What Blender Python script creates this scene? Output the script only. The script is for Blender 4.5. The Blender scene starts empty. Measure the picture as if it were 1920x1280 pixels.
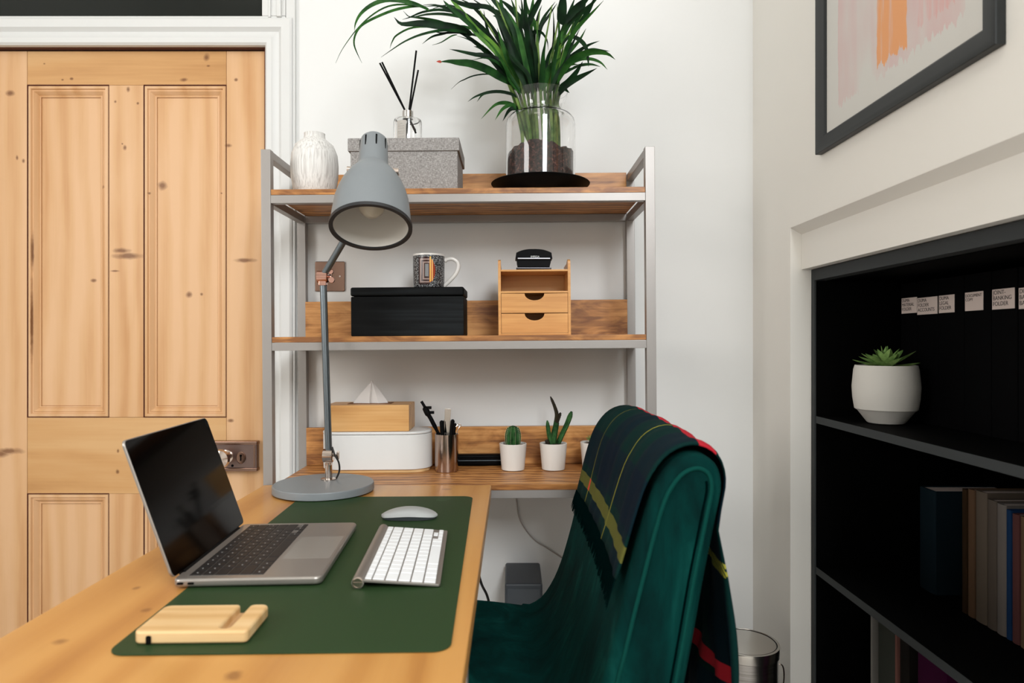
import bpy, bmesh, math, random
from mathutils import Vector, Matrix
R = math.radians
C = bpy.context.scene.collection
F = 1280.0; CZ = 1.11
def P(px, py, y):                       # a point seen at a pixel, y metres ahead of the camera
    return Vector(((px-960)/F*y, y, CZ+(640-py)/F*y))

# ------------------------------------------------------------------ camera, light, exposure
cam = bpy.data.objects.new('camera', bpy.data.cameras.new('camera')); C.objects.link(cam)
cam.location = (0, 0, CZ); cam.rotation_euler = (R(90), 0, 0)
cam.data.lens = 24; cam.data.sensor_width = 36; cam.data.clip_start = .05
cam.data.dof.use_dof = True; cam.data.dof.focus_distance = 1.75; cam.data.dof.aperture_fstop = 5.0
bpy.context.scene.camera = cam
W = bpy.data.worlds.new('world'); bpy.context.scene.world = W; W.use_nodes = True
W.node_tree.nodes['Background'].inputs[0].default_value = (.75, .85, 1, 1)
W.node_tree.nodes['Background'].inputs[1].default_value = .5
def area(name, loc, target, sx, sy, power, col):
    l = bpy.data.lights.new(name, 'AREA'); l.shape = 'RECTANGLE'; l.size = sx; l.size_y = sy
    l.energy = power; l.color = col
    o = bpy.data.objects.new(name, l); C.objects.link(o); o.location = loc
    o.rotation_euler = (Vector(target)-Vector(loc)).to_track_quat('-Z', 'Y').to_euler(); return o
area('window_daylight', (.80, -1.54, 2.72), (.95, 1.2, 1.35), .90, 1.30, 70, (.94, .975, 1.0))
area('side_fill_light', (-2.43, -.35, 1.9), (.7, .9, .9), 1.0, 1.3, 31, (1.0, .965, .92))  # added fill light from the left, source made up
area('ceiling_fill_light', (-.55, -.35, 3.34), (-.3, .2, 0), .7, .7, 5, (1.0, .92, .82))  # added overhead fill light, no fixture behind it
vs = bpy.context.scene.view_settings
vs.view_transform = 'Standard'; vs.look = 'None'; vs.gamma = 1; vs.use_curve_mapping = False; vs.exposure = 0.25

# ------------------------------------------------------------------ material helpers
def srgb(r, g, b):
    f = lambda c: (c/255/12.92) if c/255 <= .04045 else ((c/255+.055)/1.055)**2.4
    return (f(r), f(g), f(b), 1)
class NT:
    def __init__(s, name):
        s.m = bpy.data.materials.new(name); s.m.use_nodes = True; s.t = s.m.node_tree
        s.b = s.t.nodes['Principled BSDF']
    def n(s, kind, **kw):
        x = s.t.nodes.new(kind)
        for k, v in kw.items():
            if k.startswith('i_'):
                x.inputs[k[2:].replace('_', ' ')].default_value = v
            else: setattr(x, k, v)
        return x
    def l(s, a, b): s.t.links.new(a, b)
    def math(s, op, a, b=None, clamp=False):
        x = s.n('ShaderNodeMath', operation=op); x.use_clamp = clamp
        for i, v in enumerate((a, b)):
            if v is None: continue
            if isinstance(v, (int, float)): x.inputs[i].default_value = v
            else: s.l(v, x.inputs[i])
        return x.outputs[0]
    def mix(s, fac, a, b, mode='MIX'):
        x = s.n('ShaderNodeMix', data_type='RGBA', blend_type=mode)
        for i, v in ((0, fac), (6, a), (7, b)):
            if isinstance(v, (int, float)): x.inputs[i].default_value = v
            elif isinstance(v, tuple): x.inputs[i].default_value = v
            else: s.l(v, x.inputs[i])
        return x.outputs[2]
    def coord(s, which='Object', scale=(1, 1, 1), rot=(0, 0, 0), loc=(0, 0, 0)):
        c = s.n('ShaderNodeTexCoord'); m = s.n('ShaderNodeMapping')
        m.inputs['Scale'].default_value = scale; m.inputs['Rotation'].default_value = rot; m.inputs['Location'].default_value = loc
        s.l(c.outputs[which], m.inputs[0]); return m.outputs[0]
    def noise(s, vec, scale, detail=4, rough=.5, dist=0):
        x = s.n('ShaderNodeTexNoise'); x.inputs['Scale'].default_value = scale
        x.inputs['Detail'].default_value = detail; x.inputs['Roughness'].default_value = rough; x.inputs['Distortion'].default_value = dist
        if vec is not None: s.l(vec, x.inputs['Vector'])
        return x.outputs[0]
    def ramp(s, fac, stops):
        x = s.n('ShaderNodeValToRGB'); e = x.color_ramp.elements
        while len(e) > 1: e.remove(e[-1])
        e[0].position, e[0].color = stops[0]
        for p, c in stops[1:]:
            k = e.new(p); k.color = c
        s.l(fac, x.inputs[0]); return x.outputs[0]
    def bump(s, h, strength=.2, dist=.002):
        x = s.n('ShaderNodeBump'); x.inputs['Strength'].default_value = strength; x.inputs['Distance'].default_value = dist
        s.l(h, x.inputs['Height']); s.l(x.outputs[0], s.b.inputs['Normal'])
def plain(name, col, rough=.5, metal=0, spec=.5, bump=None, var=0, coat=0, sheen=None, trans=0, ior=1.45):
    t = NT(name); b = t.b
    b.inputs['Base Color'].default_value = col; b.inputs['Roughness'].default_value = rough
    b.inputs['Metallic'].default_value = metal; b.inputs['Specular IOR Level'].default_value = spec
    b.inputs['Coat Weight'].default_value = coat; b.inputs['Transmission Weight'].default_value = trans; b.inputs['IOR'].default_value = ior
    if sheen: b.inputs['Sheen Weight'].default_value = sheen[0]; b.inputs['Sheen Tint'].default_value = sheen[1]; b.inputs['Sheen Roughness'].default_value = .35
    v = t.coord()
    if var:
        n = t.noise(v, 6, 3); d = tuple(c*(1-var) for c in col[:3])+(1,)
        t.l(t.mix(n, d, col), b.inputs['Base Color'])
    if bump: t.bump(t.noise(v, bump[0], 3), bump[1], bump[2])
    return t.m
def wood(name, light, mid, dark, axis='X', scale=1.0, rough=.45, coat=0, swirl=.6, fine=.35, spec=.4, bump=.08, grain=None):
    t = NT(name)
    st = {'X': (1.2, 9, 9), 'Y': (9, 1.2, 9), 'Z': (9, 9, 1.2)}[axis]
    st = tuple(a*scale for a in (grain or st))
    v = t.coord('Object', st)
    a = t.noise(v, 1.0, 5, .55, swirl)
    w = t.n('ShaderNodeTexWave', wave_type='BANDS', bands_direction={'X': 'Y', 'Y': 'X', 'Z': 'X'}[axis])
    w.inputs['Scale'].default_value = .8; w.inputs['Distortion'].default_value = 7; w.inputs['Detail'].default_value = 3; w.inputs['Detail Scale'].default_value = 1.2
    t.l(v, w.inputs['Vector'])
    st2 = {'X': (4, 160, 160), 'Y': (160, 4, 160), 'Z': (160, 160, 4)}[axis]
    f = t.noise(t.coord('Object', st2), 1.0, 3, .6)
    s = t.math('ADD', t.math('MULTIPLY', a, 1-fine*.6), t.math('MULTIPLY', w.outputs[1], .25))
    s = t.math('ADD', s, t.math('MULTIPLY', t.math('SUBTRACT', f, .5), fine), True)
    c = t.ramp(s, [(.28, dark), (.50, mid), (.72, light)])
    t.l(c, t.b.inputs['Base Color']); t.b.inputs['Roughness'].default_value = rough
    t.b.inputs['Coat Weight'].default_value = coat; t.b.inputs['Coat Roughness'].default_value = .2
    t.b.inputs['Specular IOR Level'].default_value = spec
    if bump: t.bump(f, bump, .001)
    return t
# ------------------------------------------------------------------ mesh helpers
def xf(bm, verts, mat):
    if mat is not None: bmesh.ops.transform(bm, matrix=mat, verts=verts)
def box(bm, x0, x1, y0, y1, z0, z1, bev=0, seg=2, mat=None):
    vs_ = [bm.verts.new((x, y, z)) for x in (x0, x1) for y in (y0, y1) for z in (z0, z1)]
    fs = [bm.faces.new([vs_[i] for i in q]) for q in ((0,1,3,2),(4,6,7,5),(0,4,5,1),(2,3,7,6),(0,2,6,4),(1,5,7,3))]
    g = list(vs_)
    if bev:
        es = set(e for f in fs for e in f.edges)
        r = bmesh.ops.bevel(bm, geom=list(es), offset=bev, segments=seg, affect='EDGES', profile=.5, clamp_overlap=True)
        g = list({v for f in r['faces'] for v in f.verts} | {v for v in g if v.is_valid})
    xf(bm, g, mat); return g
def loft(bm, rings, cap=True, closed=True):
    rs = [[bm.verts.new(p) for p in r] for r in rings]
    n = len(rs[0])
    for a, b in zip(rs, rs[1:]):
        for i in range(n if closed else n-1):
            j = (i+1) % n
            try: bm.faces.new((a[i], a[j], b[j], b[i]))
            except ValueError: pass
    if cap:
        for r in (rs[0], rs[-1]):
            if len(r) > 2: bm.faces.new(r)
    return [v for r in rs for v in r]
def lathe(bm, prof, c=(0, 0, 0), n=48, cap=True, mat=None, fn=None):
    rings = []
    for r, z in prof:
        ring = []
        for i in range(n):
            a = 2*math.pi*i/n; rr = max(r, 1e-5)*(fn(a, z) if fn else 1)
            ring.append((c[0]+rr*math.cos(a), c[1]+rr*math.sin(a), c[2]+z))
        rings.append(ring)
    v = loft(bm, rings, cap); xf(bm, v, mat); return v
def tube(bm, pts, r, n=12, cap=True, flat=1.0):
    pts = [Vector(p) for p in pts]
    rad = r if isinstance(r, (list, tuple)) else [r]*len(pts)
    rings = []; up = None
    for i, p in enumerate(pts):
        d = (pts[min(i+1, len(pts)-1)]-pts[max(i-1, 0)]).normalized()
        if up is None: up = Vector((0, 0, 1)) if abs(d.z) < .9 else Vector((0, 1, 0))
        s = d.cross(up).normalized(); up = s.cross(d).normalized()
        rings.append([p+(s*math.cos(2*math.pi*k/n)+up*math.sin(2*math.pi*k/n)*flat)*rad[i] for k in range(n)])
    return loft(bm, rings, cap)
def smooth_path(pts, n=8):
    pts = [Vector(p) for p in pts]
    if len(pts) < 3: return [pts[0].lerp(pts[-1], i/n) for i in range(n+1)]
    q = [pts[0]*2-pts[1]]+pts+[pts[-1]*2-pts[-2]]; out = []
    for i in range(1, len(q)-2):
        for k in range(n):
            t = k/n; a, b, c, d = q[i-1:i+3]
            out.append(.5*((2*b)+(c-a)*t+(2*a-5*b+4*c-d)*t*t+(3*b-a-3*c+d)*t**3))
    out.append(pts[-1]); return out
def rrect(w, h, r, n=6, cx=0, cy=0):
    o = []
    for sx, sy, a0 in ((1, 1, 0), (-1, 1, 90), (-1, -1, 180), (1, -1, 270)):
        for k in range(n+1):
            a = R(a0+90*k/n); o.append((cx+sx*(w/2-r)+r*math.cos(a), cy+sy*(h/2-r)+r*math.sin(a)))
    return o
def slab(bm, w, h, r, z0, z1, edge=.0, cx=0, cy=0, n=6, mat=None, seg=3):     # rounded rectangle plate
    rings = []
    lv = [(edge*(1-math.sin(R(90*k/seg))), z0+edge*(1-math.cos(R(90*k/seg)))) for k in range(seg+1)] if edge else [(0, z0)]
    lv2 = [(a, z1-(b-z0)) for a, b in reversed(lv)]
    for ins, z in lv+lv2:
        rings.append([(x, y, z) for x, y in rrect(w-2*ins, h-2*ins, max(r-ins, 1e-4), n, cx, cy)])
    v = loft(bm, rings); xf(bm, v, mat); return v
def make(name, bm, mat, parent=None, loc=(0, 0, 0), rot=None, smooth=40, uv=False):
    bmesh.ops.recalc_face_normals(bm, faces=bm.faces)
    me = bpy.data.meshes.new(name); bm.to_mesh(me); bm.free()
    for m in (mat if isinstance(mat, (list, tuple)) else [mat]): me.materials.append(m)
    if smooth:
        me.polygons.foreach_set('use_smooth', [True]*len(me.polygons)); me.set_sharp_from_angle(angle=R(smooth))
    o = bpy.data.objects.new(name, me); C.objects.link(o); o.location = loc
    if rot: o.rotation_euler = rot
    if parent: o.parent = parent
    if smooth and len(me.polygons) < 2500:
        wn = o.modifiers.new('face_normals', 'WEIGHTED_NORMAL'); wn.keep_sharp = True; wn.weight = 80
    return o
B = bmesh.new
def tag(o, label, cat, group=None, kind=None):
    if label: o['label'] = label
    if cat: o['category'] = cat
    if group: o['group'] = group
    if kind: o['kind'] = kind
    return o
def thing(name, label, cat, loc=(0, 0, 0), rz=0, group=None, ry=0, rx=0):
    o = bpy.data.objects.new(name, None); C.objects.link(o); o.empty_display_size = .05
    o.location = loc; o.rotation_euler = (rx, ry, rz); return tag(o, label, cat, group)
def struct(name, bm, m, label=None, parent=None, smooth=30):
    o = make(name, bm, m, parent, smooth=smooth)
    o['kind'] = 'structure'
    if label: o['label'] = label
    return o
def lettering(name, text, size, mat, parent, loc, rot, depth=.0002, align='LEFT', spacing=1.0):
    cu = bpy.data.curves.new(name, 'FONT'); cu.body = text; cu.size = size; cu.extrude = depth; cu.align_x = align; cu.space_line = spacing
    tmp = bpy.data.objects.new('tmp', cu); C.objects.link(tmp)
    dg = bpy.context.evaluated_depsgraph_get(); dg.update()
    me = bpy.data.meshes.new_from_object(tmp.evaluated_get(dg)); bpy.data.objects.remove(tmp)
    me.materials.clear(); me.materials.append(mat); me.name = name
    o = bpy.data.objects.new(name, me); C.objects.link(o); o.parent = parent; o.location = loc; o.rotation_euler = rot
    return o

# ------------------------------------------------------------------ materials
M = {}
M['wall'] = plain('wall_paint', srgb(226, 226, 224), .75, spec=.25, bump=(60, .06, .002))
M['wall_warm'] = plain('wall_paint_right', srgb(232, 229, 222), .75, spec=.25, bump=(60, .06, .002))
M['trim'] = plain('white_gloss_paint', srgb(216, 216, 214), .42, spec=.3)
M['ceil'] = plain('ceiling_paint', srgb(235, 235, 232), .9)
M['floor'] = wood('floor_boards', srgb(226, 222, 216), srgb(214, 209, 203), srgb(196, 190, 184), 'Y', 1, .5).m  # unseen floor, made pale to bounce light onto the lower walls
M['steel'] = plain('powder_coated_steel', srgb(158, 153, 149), .4, .35, var=.12, bump=(90, .05, .001))
M['desk'] = wood('honey_oak', srgb(200, 146, 80), srgb(188, 132, 68), srgb(160, 102, 48), 'Y', .55, .34, .22, .5, .12, bump=.02)
def spots(t, pts, col, amt):
    g = t.n('ShaderNodeNewGeometry'); sp = t.n('ShaderNodeSeparateXYZ'); t.l(g.outputs['Position'], sp.inputs[0]); acc = None
    wob = t.math('MULTIPLY', t.math('SUBTRACT', t.noise(t.coord(), 60, 2), .5), 1.2)
    for kx, ky, rx, ry in pts:
        dx = t.math('DIVIDE', t.math('SUBTRACT', sp.outputs[0], kx), rx); dy = t.math('DIVIDE', t.math('SUBTRACT', sp.outputs[1], ky), ry)
        f = t.math('SUBTRACT', 1.5, t.math('ADD', t.math('SQRT', t.math('ADD', t.math('MULTIPLY', dx, dx), t.math('MULTIPLY', dy, dy))), wob), True)
        acc = f if acc is None else t.math('MAXIMUM', acc, f)
    base = t.b.inputs['Base Color'].links[0].from_socket; t.l(t.mix(t.math('MULTIPLY', acc, amt), base, col), t.b.inputs['Base Color'])
spots(M['desk'], [(-.490, .916, .006, .006), (-.549, .997, .004, .006), (-.542, .820, .007, .007), (-.30, .735, .008, .010), (-.57, 1.22, .006, .009), (-.16, 1.665, .010, .008)], srgb(110, 62, 28), .6)
M['desk'] = M['desk'].m
M['shelfwood'] = wood('mango_wood', srgb(214, 158, 96), srgb(186, 128, 70), srgb(130, 82, 42), 'X', 2.4, .45, .05, 3.2, .55, grain=(2.2, 5, 7)).m
M['bamboo'] = wood('bamboo', srgb(226, 176, 112), srgb(214, 158, 92), srgb(190, 130, 68), 'X', 1.5, .42, .1, .2, .35).m
M['bamboo_pale'] = wood('bamboo_pale', srgb(226, 192, 142), srgb(216, 176, 122), srgb(198, 152, 96), 'X', 1.6, .45, .05, .2, .25).m
M['blackwood'] = wood('black_stained_wood', srgb(26, 30, 32), srgb(12, 14, 15), srgb(3, 4, 5), 'X', 1.6, .6, 0, .6, .7, .12).m
M['white_plastic'] = plain('white_plastic', srgb(226, 228, 227), .35)
M['ceramic'] = plain('white_ceramic', srgb(222, 218, 212), .3, coat=.2)
M['concrete'] = plain('white_concrete', srgb(214, 211, 204), .7, bump=(120, .25, .001), var=.08)
M['chrome'] = plain('polished_nickel', srgb(205, 190, 180), .14, 1)
M['bronze'] = plain('brushed_nickel_bronze', srgb(140, 112, 98), .25, 1)
M['rod'] = plain('copper_steel', srgb(178, 158, 146), .16, 1)
M['lampgrey'] = plain('lamp_grey_paint', srgb(126, 131, 134), .42, spec=.4)
M['lampdark'] = plain('lamp_rim_dark', srgb(34, 34, 36), .5)
M['armmetal'] = plain('lamp_arm_metal', srgb(118, 126, 132), .28, .85)
M['lampwhite'] = plain('lamp_inside_white', srgb(225, 220, 212), .5)
M['black'] = plain('black_plastic', srgb(5, 5, 6), .55, spec=.12)
M['blackgloss'] = plain('black_gloss', srgb(4, 4, 5), .45, spec=.08)
M['screen'] = plain('dark_display_glass', srgb(2, 2, 2), .08, spec=.1)
M['alu'] = plain('anodised_aluminium', srgb(166, 160, 154), .36, .75)
M['alu_dark'] = plain('trackpad_glass', srgb(158, 152, 145), .3, .4)
M['key_black'] = plain('black_key', srgb(20, 18, 20), .5)
M['key_white'] = plain('white_key', srgb(236, 238, 240), .45)
M['ink_light'] = plain('key_legend', srgb(170, 170, 170), .6)
M['mat'] = plain('green_desk_leather', srgb(41, 62, 35), .5, spec=.2, bump=(900, .12, .0005), var=.06)
M['glass'] = plain('clear_glass', (1, 1, 1, 1), .0, trans=1, ior=1.45)
M['rubber'] = plain('black_rubber_cable', srgb(16, 14, 14), .5)
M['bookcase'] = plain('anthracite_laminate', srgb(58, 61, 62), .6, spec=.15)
M['bookcase_shade'] = plain('niche_shade_black', srgb(4, 4, 4), .7, spec=.04)  # niche shade put into the colour of the inner surfaces
M['folder'] = plain('black_board', srgb(5, 5, 6), .7, spec=.05)
M['paper'] = plain('paper_label', srgb(214, 198, 190), .8)
M['ink'] = plain('black_ink', srgb(20, 8, 8), .7)
M['soil_dark'] = None
M['saucer'] = plain('black_glazed_saucer', srgb(6, 7, 8), .55, spec=.12)
t = NT('bottle_green_velvet'); n1 = t.noise(t.coord('Object', (1, 1, .45)), 11, 5, .65, .6)
t.l(t.ramp(n1, [(.34, srgb(0, 28, 27)), (.55, srgb(0, 44, 41)), (.74, srgb(10, 66, 60))]), t.b.inputs['Base Color'])  # lighter noise streaks put velvet sheen into the colour
t.b.inputs['Roughness'].default_value = .85; t.b.inputs['Specular IOR Level'].default_value = .06; t.b.inputs['Sheen Weight'].default_value = 0
t.bump(n1, .25, .012); M['velvet'] = t.m

# knots with a shape of their own: world x, z, radii
kpx = [(20, 175, 7, 5), (300, 346, 7, 7), (240, 480, 24, 5), (228, 470, 14, 4), (350, 552, 5, 5), (374, 551, 2.5, 2.5), (460, 488, 16, 3.5), (84, 120, 2, 1.5), (135, 148, 3, 2), (118, 150, 2, 1.5), (345, 150, 6, 3),
       (388, 108, 5, 6), (391, 124, 3, 1.5), (443, 150, 3, 2.5), (429, 273, 5, 3), (235, 277, 3, 4), (230, 270, 1.5, 1.5), (217, 191, 2, 2), (259, 194, 2, 2), (241, 168, 3, 4), (45, 302, 2.5, 3.5), (33, 296, 2, 4), (192, 350, 2.5, 3),
       (18, 845, 22, 5), (-4, 850, 20, 6), (433, 788, 5, 3), (216, 508, 8, 1.5), (61, 470, 2.2, 30), (60, 600, 1.8, 60), (221, 884, 3, 3.5), (222, 845, 2, 3), (170, 525, 5, 3), (415, 362, 1.5, 1.5), (280, 362, 2, 2)]
kn = [((a-960)/F*2.06, CZ+(640-b)/F*2.06, c/F*2.06, d/F*2.06) for a, b, c, d in kpx]
def pine(nm, ax, a, b, c):
    t = wood(nm, a, b, c, ax, .7, .5, .03, .5, .16)
    g = t.n('ShaderNodeNewGeometry'); sp = t.n('ShaderNodeSeparateXYZ'); t.l(g.outputs['Position'], sp.inputs[0])
    wob = t.math('MULTIPLY', t.math('SUBTRACT', t.noise(t.coord('Object'), 55, 2), .5), .9)
    acc = None
    for kx, kz, rx, rz in kn:
        dx = t.math('DIVIDE', t.math('SUBTRACT', sp.outputs[0], kx), rx); dz = t.math('DIVIDE', t.math('SUBTRACT', sp.outputs[2], kz), rz)
        d = t.math('SQRT', t.math('ADD', t.math('MULTIPLY', dx, dx), t.math('MULTIPLY', dz, dz)))
        f = t.math('SUBTRACT', 1.45, t.math('ADD', d, wob), True)
        acc = f if acc is None else t.math('MAXIMUM', acc, f)
    base = t.b.inputs['Base Color'].links[0].from_socket
    t.l(t.mix(t.math('MULTIPLY', acc, .8), base, srgb(104, 58, 26)), t.b.inputs['Base Color'])
    return t.m
M['pine'] = pine('stripped_pine', 'Z', srgb(217, 175, 133), srgb(209, 164, 118), srgb(193, 142, 92))
M['pine_rail'] = pine('stripped_pine_rail', 'X', srgb(209, 166, 115), srgb(200, 152, 98), srgb(178, 128, 76))
M['joint2'] = plain('brown_joint', srgb(150, 98, 60), .9)  # brown line along the inner edge of each panel moulding
M['joint'] = plain('dirty_joint', srgb(96, 44, 26), .9, var=.5)

t = NT('grey_linen_weave'); v = t.coord('Object', (1, 1, 1))
n1 = t.noise(t.coord('Object', (1200, 1200, 150)), 1, 2); n2 = t.noise(t.coord('Object', (150, 1200, 1200)), 1, 2)
s = t.math('ADD', t.math('MULTIPLY', n1, .5), t.math('MULTIPLY', n2, .5))
t.l(t.ramp(s, [(.36, srgb(104, 100, 98)), (.5, srgb(140, 136, 133)), (.64, srgb(178, 175, 172))]), t.b.inputs['Base Color'])
t.b.inputs['Roughness'].default_value = .9; t.bump(s, .3, .0006); M['linen'] = t.m

t = NT('grooved_white_glaze'); n1 = t.noise(t.coord('Object', (260, 260, 9)), 1, 4, .6)
t.l(t.ramp(n1, [(.32, srgb(184, 180, 176)), (.55, srgb(226, 224, 220)), (1, srgb(236, 235, 232))]), t.b.inputs['Base Color'])
t.b.inputs['Roughness'].default_value = .5; t.bump(n1, .5, .0015); M['vase'] = t.m

t = NT('potting_soil'); n1 = t.noise(t.coord(), 120, 8, .8)
vo = t.n('ShaderNodeTexVoronoi'); vo.inputs['Scale'].default_value = 220; t.l(t.coord(), vo.inputs['Vector'])
t.l(t.ramp(n1, [(.42, srgb(8, 4, 3)), (.50, srgb(52, 28, 20)), (.57, srgb(88, 50, 38)), (.66, srgb(170, 120, 104))]), t.b.inputs['Base Color'])
t.b.inputs['Roughness'].default_value = .9; t.bump(n1, .9, .006); M['soil'] = t.m

def leafmat(name, c1, c2, axis_noise=30):
    t = NT(name); n1 = t.noise(t.coord('Object', (1, 1, 1)), axis_noise, 3)
    t.l(t.ramp(n1, [(.35, c1), (.65, c2)]), t.b.inputs['Base Color'])
    t.b.inputs['Roughness'].default_value = .5; t.b.inputs['Specular IOR Level'].default_value = .12
    return t.m
M['leaf'] = leafmat('palm_leaf', srgb(6, 36, 12), srgb(26, 66, 24))
M['leaf_deep'] = leafmat('palm_leaf_deep', srgb(3, 20, 8), srgb(14, 44, 18))
M['leaf_mid'] = leafmat('palm_leaf_mid', srgb(18, 56, 18), srgb(48, 92, 36))
M['leaf_light'] = leafmat('palm_leaf_light', srgb(52, 96, 34), srgb(96, 138, 52))
M['stem'] = leafmat('palm_stem', srgb(50, 88, 34), srgb(116, 140, 74))
M['leaf_tip'] = plain('dried_leaf_tip', srgb(168, 60, 44), .6)
M['cactus'] = leafmat('cactus_skin', srgb(22, 54, 26), srgb(54, 96, 50), 60)
M['cactus_dark'] = leafmat('cactus_brown', srgb(34, 26, 20), srgb(48, 44, 28), 60)
M['spine'] = plain('cactus_spine', srgb(206, 200, 170), .7)
M['succulent'] = leafmat('succulent_leaf', srgb(72, 112, 52), srgb(150, 184, 108), 40)
M['tissue'] = plain('white_tissue', srgb(226, 222, 218), .9)

# mug print
t = NT('mug_print')
vo = t.n('ShaderNodeTexVoronoi', feature='DISTANCE_TO_EDGE'); vo.inputs['Scale'].default_value = 330; t.l(t.coord(), vo.inputs['Vector'])
base = t.ramp(vo.outputs[0], [(.05, srgb(26, 26, 28)), (.22, srgb(86, 88, 90)), (.3, srgb(206, 206, 206))])
sp = t.n('ShaderNodeSeparateXYZ'); t.l(t.n('ShaderNodeTexCoord').outputs['Object'], sp.inputs[0])
X, Z = sp.outputs[0], sp.outputs[2]
def rect(t, X, Z, x0, x1, z0, z1):
    return t.math('MULTIPLY', t.math('MULTIPLY', t.math('GREATER_THAN', X, x0), t.math('LESS_THAN', X, x1)), t.math('MULTIPLY', t.math('GREATER_THAN', Z, z0), t.math('LESS_THAN', Z, z1)))
front = t.math('LESS_THAN', sp.outputs[1], 0)
brown, line = srgb(46, 18, 14), srgb(150, 128, 120)
for i, (a, zz) in enumerate(((.027, .037), (.0235, .0325), (.0195, .0285), (.016, .0245), (.012, .0205))):
    f = t.math('MULTIPLY', rect(t, X, Z, -a, .004, .048-zz, .048+zz), front)
    base = t.mix(f, base, brown if i % 2 == 0 else line)
f = t.math('MULTIPLY', rect(t, X, Z, -.0095, .000, .032, .066), front); base = t.mix(f, base, srgb(130, 130, 130))
# the round side of the letter: half disc of orange with gold bars
dz = t.math('DIVIDE', t.math('SUBTRACT', Z, .048), .032); dx = t.math('DIVIDE', t.math('SUBTRACT', X, .002), .016)
disc = t.math('LESS_THAN', t.math('ADD', t.math('MULTIPLY', dx, dx), t.math('MULTIPLY', dz, dz)), 1)
f = t.math('MULTIPLY', t.math('MULTIPLY', disc, t.math('GREATER_THAN', X, .002)), front); base = t.mix(f, base, srgb(150, 54, 22))
f = t.math('MULTIPLY', rect(t, X, Z, .003, .0065, .018, .086), front); base = t.mix(f, base, srgb(232, 176, 60))
f = t.math('MULTIPLY', rect(t, X, Z, .0085, .0115, .02, .078), front); base = t.mix(f, base, srgb(240, 178, 96))
t.l(base, t.b.inputs['Base Color']); t.b.inputs['Roughness'].default_value = .25; M['mug'] = t.m

# tartan throw; the UV map is in metres (u along the chair back, v over it)
t = NT('tartan_wool'); uvn = t.n('ShaderNodeUVMap'); sp = t.n('ShaderNodeSeparateXYZ'); t.l(uvn.outputs[0], sp.inputs[0])
U, V = sp.outputs[0], sp.outputs[1]
def stripe(t, c, pos, hw): return t.math('LESS_THAN', t.math('ABSOLUTE', t.math('SUBTRACT', c, pos)), hw)
base = srgb(1, 34, 32)
for c, pos, hw in ((U, .06, .05), (U, .34, .06), (V, .10, .035), (V, .44, .05), (V, -.12, .04)):
    base = t.mix(t.math('MULTIPLY', stripe(t, c, pos, hw), .6), base, srgb(4, 16, 34))
yel = srgb(150, 146, 52)
tw = t.n('ShaderNodeTexWave', bands_direction='DIAGONAL'); tw.inputs['Scale'].default_value = 60; t.l(uvn.outputs[0], tw.inputs['Vector'])
twf = t.math('GREATER_THAN', tw.outputs[1], .35)
base = t.mix(t.math('MULTIPLY', stripe(t, U, .20, .0022), .75), base, yel)
base = t.mix(t.math('MULTIPLY', stripe(t, U, .47, .003), .6), base, yel)
base = t.mix(t.math('MULTIPLY', stripe(t, V, -.188, .012), .7), base, srgb(104, 102, 44))
base = t.mix(t.math('MULTIPLY', stripe(t, V, .200, .010), twf), base, yel)
base = t.mix(stripe(t, V, .022, .013), base, srgb(172, 34, 46))
base = t.mix(stripe(t, V, .365, .013), base, srgb(172, 34, 46))
base = t.mix(t.math('MULTIPLY', stripe(t, V, -.188, .012), stripe(t, U, .47, .007)), base, srgb(190, 70, 50))
t.l(base, t.b.inputs['Base Color']); t.b.inputs['Roughness'].default_value = .9; t.b.inputs['Specular IOR Level'].default_value = .1
t.bump(t.noise(t.coord('Object'), 700, 2), .4, .001); M['tartan'] = t.m
M['fringe'] = plain('throw_fringe', srgb(120, 118, 48), .9)
M['fringe_dark'] = plain('throw_fringe_dark', srgb(2, 16, 16), 1, spec=0)

# abstract painting; object coordinates = (depth along the wall, height)
t = NT('abstract_painting'); sp = t.n('ShaderNodeSeparateXYZ'); t.l(t.n('ShaderNodeTexCoord').outputs['Object'], sp.inputs[0])
Yc, Zc = sp.outputs[1], sp.outputs[2]
str_n = t.noise(t.coord('Object', (1, 70, 5)), 1, 4, .6); big = t.noise(t.coord('Object', (1, 9, 2.2)), 1, 3)
wz = t.math('ADD', Zc, t.math('MULTIPLY', t.math('SUBTRACT', str_n, .5), .09)); wy = t.math('ADD', Yc, t.math('MULTIPLY', t.math('SUBTRACT', t.noise(t.coord(), 30, 3), .5), .012))
base = srgb(206, 204, 198)
f = t.math('MULTIPLY', t.math('MULTIPLY', rect(t, wy, wz, 1.075, 1.495, 1.625, 3), 1), t.ramp(big, [(.34, (0, 0, 0, 1)), (.58, (.9, .9, .9, 1))])); base = t.mix(f, base, srgb(208, 178, 176))
f = t.math('MULTIPLY', rect(t, wy, wz, 1.10, 1.20, 1.66, 3), t.ramp(str_n, [(.4, (0, 0, 0, 1)), (.6, (.9, .9, .9, 1))])); base = t.mix(f, base, srgb(214, 160, 156))
f = t.math('MULTIPLY', rect(t, wy, wz, 1.235, 1.335, 1.648, 3), t.ramp(str_n, [(.3, (.3, .3, .3, 1)), (.5, (1, 1, 1, 1))])); base = t.mix(f, base, srgb(226, 158, 104))
t.l(base, t.b.inputs['Base Color']); t.b.inputs['Roughness'].default_value = .6; M['painting'] = t.m
M['frame'] = plain('dark_picture_frame', srgb(38, 40, 40), .4, spec=.25)

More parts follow.
